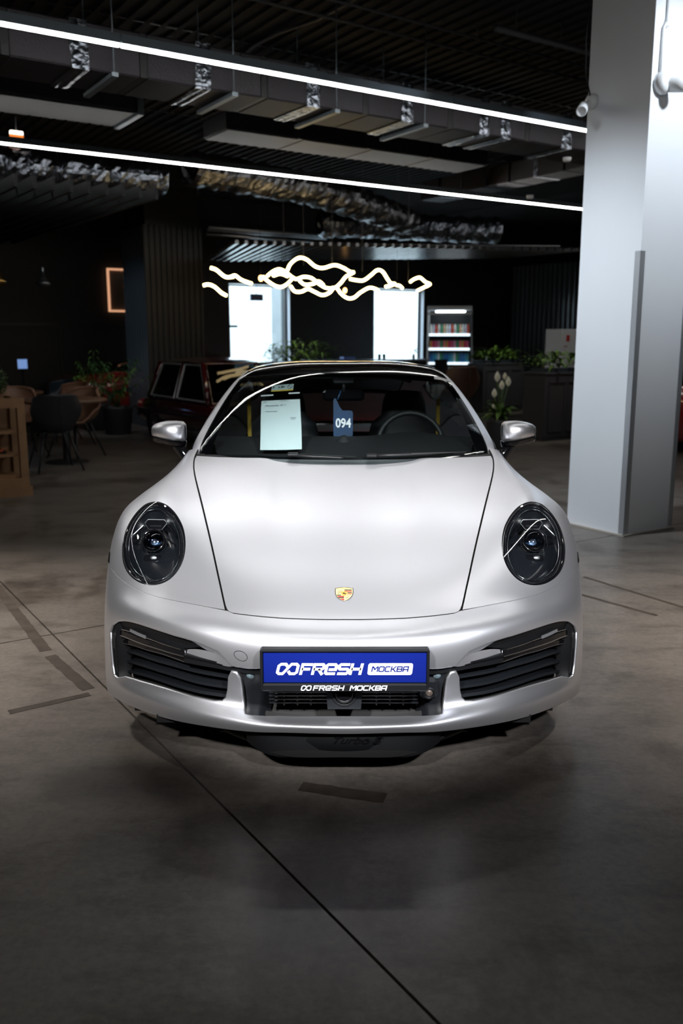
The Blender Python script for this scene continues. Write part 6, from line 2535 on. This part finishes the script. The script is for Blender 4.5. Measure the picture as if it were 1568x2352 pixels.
def low_car(name, label, loc, rz, paint, h=1.14):
    t = thing(name, label, 'car', loc, rz)
    hw, L = .92, 4.4
    mb = MB()
    rows = []
    for (y, zt, k, zs) in ((-2.2, .52, .62, .40), (-2.1, .60, .80, .46), (-1.8, .68, .95, .52), (-1.3, .78, 1.0, .60), (-.8, .84, 1.0, .62), (0, .86, .98, .64), (.9, .88, .98, .66), (1.4, .90, 1.0, .68), (1.9, .84, .97, .64), (2.2, .70, .86, .52)):
        rows.append([(-hw * k * .85, y, .16), (-hw * k, y, .26), (-hw * k, y, zs), (-hw * k * .93, y, zt - .04), (-hw * k * .80, y, zt), (-hw * k * .4, y, zt - .02), (0, y, zt - .02), (hw * k * .4, y, zt - .02), (hw * k * .80, y, zt), (hw * k * .93, y, zt - .04), (hw * k, y, zs), (hw * k, y, .26), (hw * k * .85, y, .16)])
    mb.grid(rows)
    mb.add(rows[0], [tuple(range(13))])
    mb.add(rows[-1], [tuple(range(13))[::-1]])
    mb.build('body', paint, t)
    mb = MB()
    rows = []
    for (y, z, w_) in ((-.85, .82, .70), (-.35, 1.02, .64), (.05, h, .58), (.6, h, .56), (1.1, 1.04, .52), (1.7, .86, .48)):
        rows.append([(w_ * 1.12 * u, y, .80 + (z - .80) * (1 - abs(u) ** 4)) for u in np.linspace(-1, 1, 13)])
    mb.grid(rows)
    mb.build('cabin', M_blackgloss, t)
    mb = MB()
    rows = []
    for (y, z, w_) in ((.0, h + .01, .52), (.3, h + .018, .52), (.7, h + .01, .50)):
        rows.append([(w_ * u, y, z - .03 * abs(u) ** 3) for u in np.linspace(-1, 1, 9)])
    mb.grid(rows)
    mb.build('roof_panel', paint, t)
    for s_ in (-1, 1):
        for y in (-1.3, 1.3):
            mb = MB()
            mb.lathe([(0, -.11), (.24, -.11), (.32, -.09), (.33, 0), (.32, .09), (.24, .11), (.22, .06), (0, .06)], 24, T(s_ * (hw - .10), y, .33, ry=s_ * PI / 2))
            wl_ = mb.build('wheel', M_rubber, t)
            mb = MB()
            mb.lathe([(0, .09), (.05, .08), (.21, .07)], 20, T(s_ * (hw - .10), y, .33, ry=s_ * PI / 2))
            mb.build('rim', M_plasticg, wl_)
        mb = MB()
        mb.sphere((0, 0, 0), (.10, .16, .06), 14, 8, T(s_ * .70, -1.88, .64, rx=.45))
        mb.build('headlamp', M_chrome, t)
        mb = MB()
        mb.sphere((0, 0, 0), (.10, .06, .065), 12, 8, T(s_ * 1.0, -.55, .93))
        mb.build('wing_mirror', paint, t)
    mb = MB()
    mb.box((0, -2.17, .30), (1.0, .06, .12), bev=.02)
    mb.build('grille', M_plastic, t)
    return t


low_car('red_car', 'shiny red sports car just right of the white column, cut by the picture edge', (5.22, 8.5, 0), math.radians(24), M_red, 1.16)
rc = low_car('red_car', 'red car with its bonnet up, behind the vintage car and the dark clad column', W(5.1, 13.85), ROT + PI / 2, M_red, 1.12)
mb = MB()
rows = []
for (y, z) in ((-.30, 1.255), (-.7, 1.18), (-1.1, 1.06), (-1.5, .92)):
    rows.append([(x, y, z - .04 * abs(x) ** 2) for x in np.linspace(-.6, .6, 7)])
mb.grid(rows)
rows2 = [[(p_[0], p_[1], p_[2] - .05) for p_ in r] for r in rows]
mb.grid(rows2, flip=True)
mb.add([rows[0][0], rows[0][-1], rows2[0][-1], rows2[0][0]], [(0, 1, 2, 3)])
mb.build('raised_bonnet', M_red, rc)

# ------------------------------------------------------------------ bar counter, fridge and rack at the back
FR, FRZ = W(10.81, 13.3), math.radians(-7)
fr = thing('drinks_fridge', 'lit open drinks fridge with four shelves of bottles by the right-hand window', 'fridge', FR, FRZ)
for (c, d, nm, m) in (((.025, .40, 1.08), (.05, .78, 2.16), 'side_wall', M_white), ((1.335, .40, 1.08), (.03, .78, 2.16), 'side_wall', M_plasticg), ((.68, .78, 1.08), (1.3, .03, 2.16), 'back_wall', M_plasticg), ((.68, .40, 2.12), (1.34, .80, .09), 'top_panel', M_white), ((.68, .40, .22), (1.34, .80, .44), 'base', M_white)):
    mb = MB()
    mb.box(c, d, bev=.01)
    mb.build(nm, m, fr)
mb = MB()
mb.box((.70, .12, 2.045), (.9, .10, .03), bev=.01)
mb.build('lamp', emis('fridge_glow', (.80, .92, 1.0), 11.0), fr)
mb = MB()
mb.box((.68, .012, 2.00), (1.30, .02, .05))
mb.build('header', M_white, fr)
SHZ = [.62, .93, 1.24, 1.55, 1.83]
for z in SHZ[:4]:
    mb = MB()
    mb.box((.68, .42, z), (1.26, .60, .02))
    sb = mb.build('shelf_board', M_white, fr)
    mb = MB()
    mb.box((.68, .11, z), (1.24, .012, .05))
    mb.build('price_rail', emis('rail_glow', (.75, .9, 1.0), 1.8) if 'rail_glow' not in MATS else MATS['rail_glow'], sb)
mb = MB()
mb.tube([(1.36, .02, .45), (1.36, .02, 2.1)], .015, 6)
mb.build('door_edge', M_alu, fr)
fr.scale = (.72, 1, 1)
cols = [[(.75, .75, .72), (.65, .70, .80), (.6, .1, .06), (.8, .82, .8), (.08, .3, .18), (.75, .5, .3)], [(.6, .25, .08), (.62, .05, .12), (.55, .1, .2), (.7, .3, .4), (.05, .25, .12), (.75, .2, .2)], [(.03, .18, .5), (.05, .3, .55), (.1, .45, .6), (.75, .8, .85), (.04, .3, .15), (.05, .2, .4)], [(.75, .78, .7), (.5, .6, .7), (.6, .5, .3), (.8, .8, .78), (.3, .4, .5), (.7, .6, .5)]]
bm_cache = {}
rnd = random.Random(21)
ORD = 'first second third fourth fifth sixth seventh eighth ninth tenth eleventh twelfth thirteenth fourteenth fifteenth'.split()


def hue(c):
    r, g, b = c
    if max(c) - min(c) < .16:
        return 'pale' if max(c) > .4 else 'grey'
    if r == max(c):
        return 'orange' if g > b * 1.6 and g > .15 else 'red'
    return 'green' if g == max(c) else 'blue'


names = ['top', 'second', 'third', 'bottom']
for si, z in enumerate(SHZ[:4][::-1]):
    for i in range(15):
        c = cols[si][i % 6]
        key = (si, i % 6)
        if key not in bm_cache:
            mt = mat('drink_%d_%d' % key, c, .25)
            mb = MB()
            mb.lathe([(0, 0), (.033, 0), (.036, .01), (.036, .12), (.030, .155), (.014, .19), (.014, .215), (0, .215)] if si != 1 else [(0, 0), (.036, 0), (.038, .01), (.038, .15), (.034, .17), (0, .17)], 12)
            o = mb.build('bottle' if si != 1 else 'drink_can', mt)
            bm_cache[key] = o.data
        else:
            o = link('bottle' if si != 1 else 'drink_can', bm_cache[key])
        x = .12 + .081 * i
        o.scale = (.74, .74, 1)
        q_ = Vector((x * .72, .20 + .02 * (i % 2), z + .011))
        o.location = Vector(FR) + Matrix.Rotation(FRZ, 3, 'Z') @ q_
        tag(o, '%s %s, %s from the left on the %s shelf of the drinks fridge' % (hue(cols[si][i % 6]), 'bottle' if si != 1 else 'can', ORD[i], names[si]), 'bottle' if si != 1 else 'can', 'drinks on the %s fridge shelf' % names[si])
rk = thing('wire_rack', 'dark metal wire rack standing right of the drinks fridge', 'rack', W(12.15, 14.0), ROT)
for x in (0, .55, 1.05):
    for y in (0, .5):
        mb = MB()
        mb.tube([(x, y, 0), (x, y, 1.95 if x < .2 else 1.72)], .014, 6)
        mb.build('upright', M_steel, rk)
for z in (.5, .95, 1.4, 1.7):
    mb = MB()
    mb.box((.52, .25, z), (1.05, .5, .015))
    mb.build('shelf_board', M_black, rk)
for z in (1.15, 1.27, 1.5):
    mb = MB()
    mb.tube([(.55, 0, z), (1.05, 0, z)], .008, 5)
    mb.build('rail', M_steel, rk)
for i in range(8):
    mb = MB()
    mb.lathe([(0, 0), (.03, 0), (.03, .16), (.012, .2), (.012, .24), (0, .24)], 10)
    o = mb.build('bottle', MATS['drink_%d_%d' % (i % 4, i % 6)], None, W(12.2 + .05 + .055 * i, 14.15, 1.409))
    tag(o, 'dark bottle, %s from the left on the wire rack right of the fridge' % ORD[i], 'bottle', 'bottles on the wire rack')
ct = thing('bar_counter', 'dark bar counter below the windows beyond the silver car', 'counter', W(7.8, 12.9), ROT)
mb = MB()
mb.box((1.35, .3, .5), (2.7, .6, 1.0))
mb.build('front', M_black, ct)
mb = MB()
mb.box((1.35, .28, 1.02), (2.8, .7, .04), bev=.008)
mb.build('worktop', mat('pale_worktop', (.25, .30, .36), .25), ct)
for (a, lab) in ((9.4, 'dark tumbler on the bar counter, left of a pair'), (9.52, 'dark tumbler on the bar counter, right of a pair')):
    mb = MB()
    mb.lathe([(0, 0), (.03, 0), (.036, .11), (.032, .11), (.027, .01), (0, .01)], 14)
    tag(mb.build('tumbler', M_plasticg, None, W(a, 13.1, 1.04)), lab, 'glass', 'tumblers on the counter')
mb = MB()
mb.box((0, 0, 0.03), (.28, .18, .05), bev=.012)
tag(mb.build('blue_box', mat('box_blue', (.12, .2, .6), .4), None, W(8.6, 13.1, 1.045), ROT), 'small blue box on the bar counter left of the tumblers', 'box')
sp = thing('sprig_vase', 'sprig of leaves in a small vase before the right-hand window', 'plant', W(10.3, 13.1, 1.04))
mb = MB()
mb.lathe([(0, 0), (.03, 0), (.04, .05), (.02, .1), (.022, .11), (0, .1)], 14)
mb.build('vase', M_white, sp)
f_ = foliage('foliage', 14, (.05, .05, .10), .12, .035, 5, M_leaf, sp, base=.1)
for (a, b, rz, lab, m) in ((9.9, 11.9, 20, 'dark bar chair before the right-hand window', M_leather_b), (8.9, 12.0, -10, 'black bar chair at the counter between the two windows', M_leather_b)):
    t = thing('bar_chair', lab, 'chair', W(a, b), ROT + math.radians(rz), 'bar chairs')
    mb = MB()
    mb.box((0, 0, .70), (.42, .42, .06), bev=.02)
    mb.build('seat', m, t)
    mb = MB()
    mb.grid([[(.22 * u, -.20 + .05 * abs(u) ** 2 * 1.0, z) for u in np.linspace(-1, 1, 7)] for z in (.74, .85, .98, 1.06)])
    mb.grid([[(.22 * u, -.235 + .05 * abs(u) ** 2 * 1.0, z) for u in np.linspace(-1, 1, 7)] for z in (.74, .85, .98, 1.06)], flip=True)
    mb.build('backrest', m, t)
    for sx in (-1, 1):
        for sy in (-1, 1):
            mb = MB()
            mb.tube([(sx * .17, sy * .17, .68), (sx * .21, sy * .21, 0)], .014, 6)
            mb.build('leg', M_black, t)
bc = shell_chair('armchair', 'brown leather chair just beyond the silver car roof, left of the planter', (1.72, 11.0, 0), ROT + math.radians(170), mat('dark_brown_leather', (.05, .022, .012), .45))
bc.scale = (1.1, 1.1, 1.22)

# white information board behind the right planter
bd = thing('white_cabinet', 'white cabinet with a red sign behind the planter beside the white column', 'cabinet', W(10.45, 9.0), ROT)
mb = MB()
mb.box((.35, .2, .815), (.70, .4, 1.63), bev=.006)
mb.build('body', M_white, bd)
mb = MB()
mb.box((.15, -.004, 1.47), (.075, .006, .11))
mb.build('red_sign', mat('sign_red', (.55, .03, .02), .4), bd)
mb = MB()
mb.box((.10, -.004, 1.33), (.09, .006, .012))
mb.build('small_print', MATS['sign_red'], bd)
mb = MB()
mb.box((.42, -.004, 1.46), (.02, .012, .08))
mb.build('handle', M_plastic, bd)
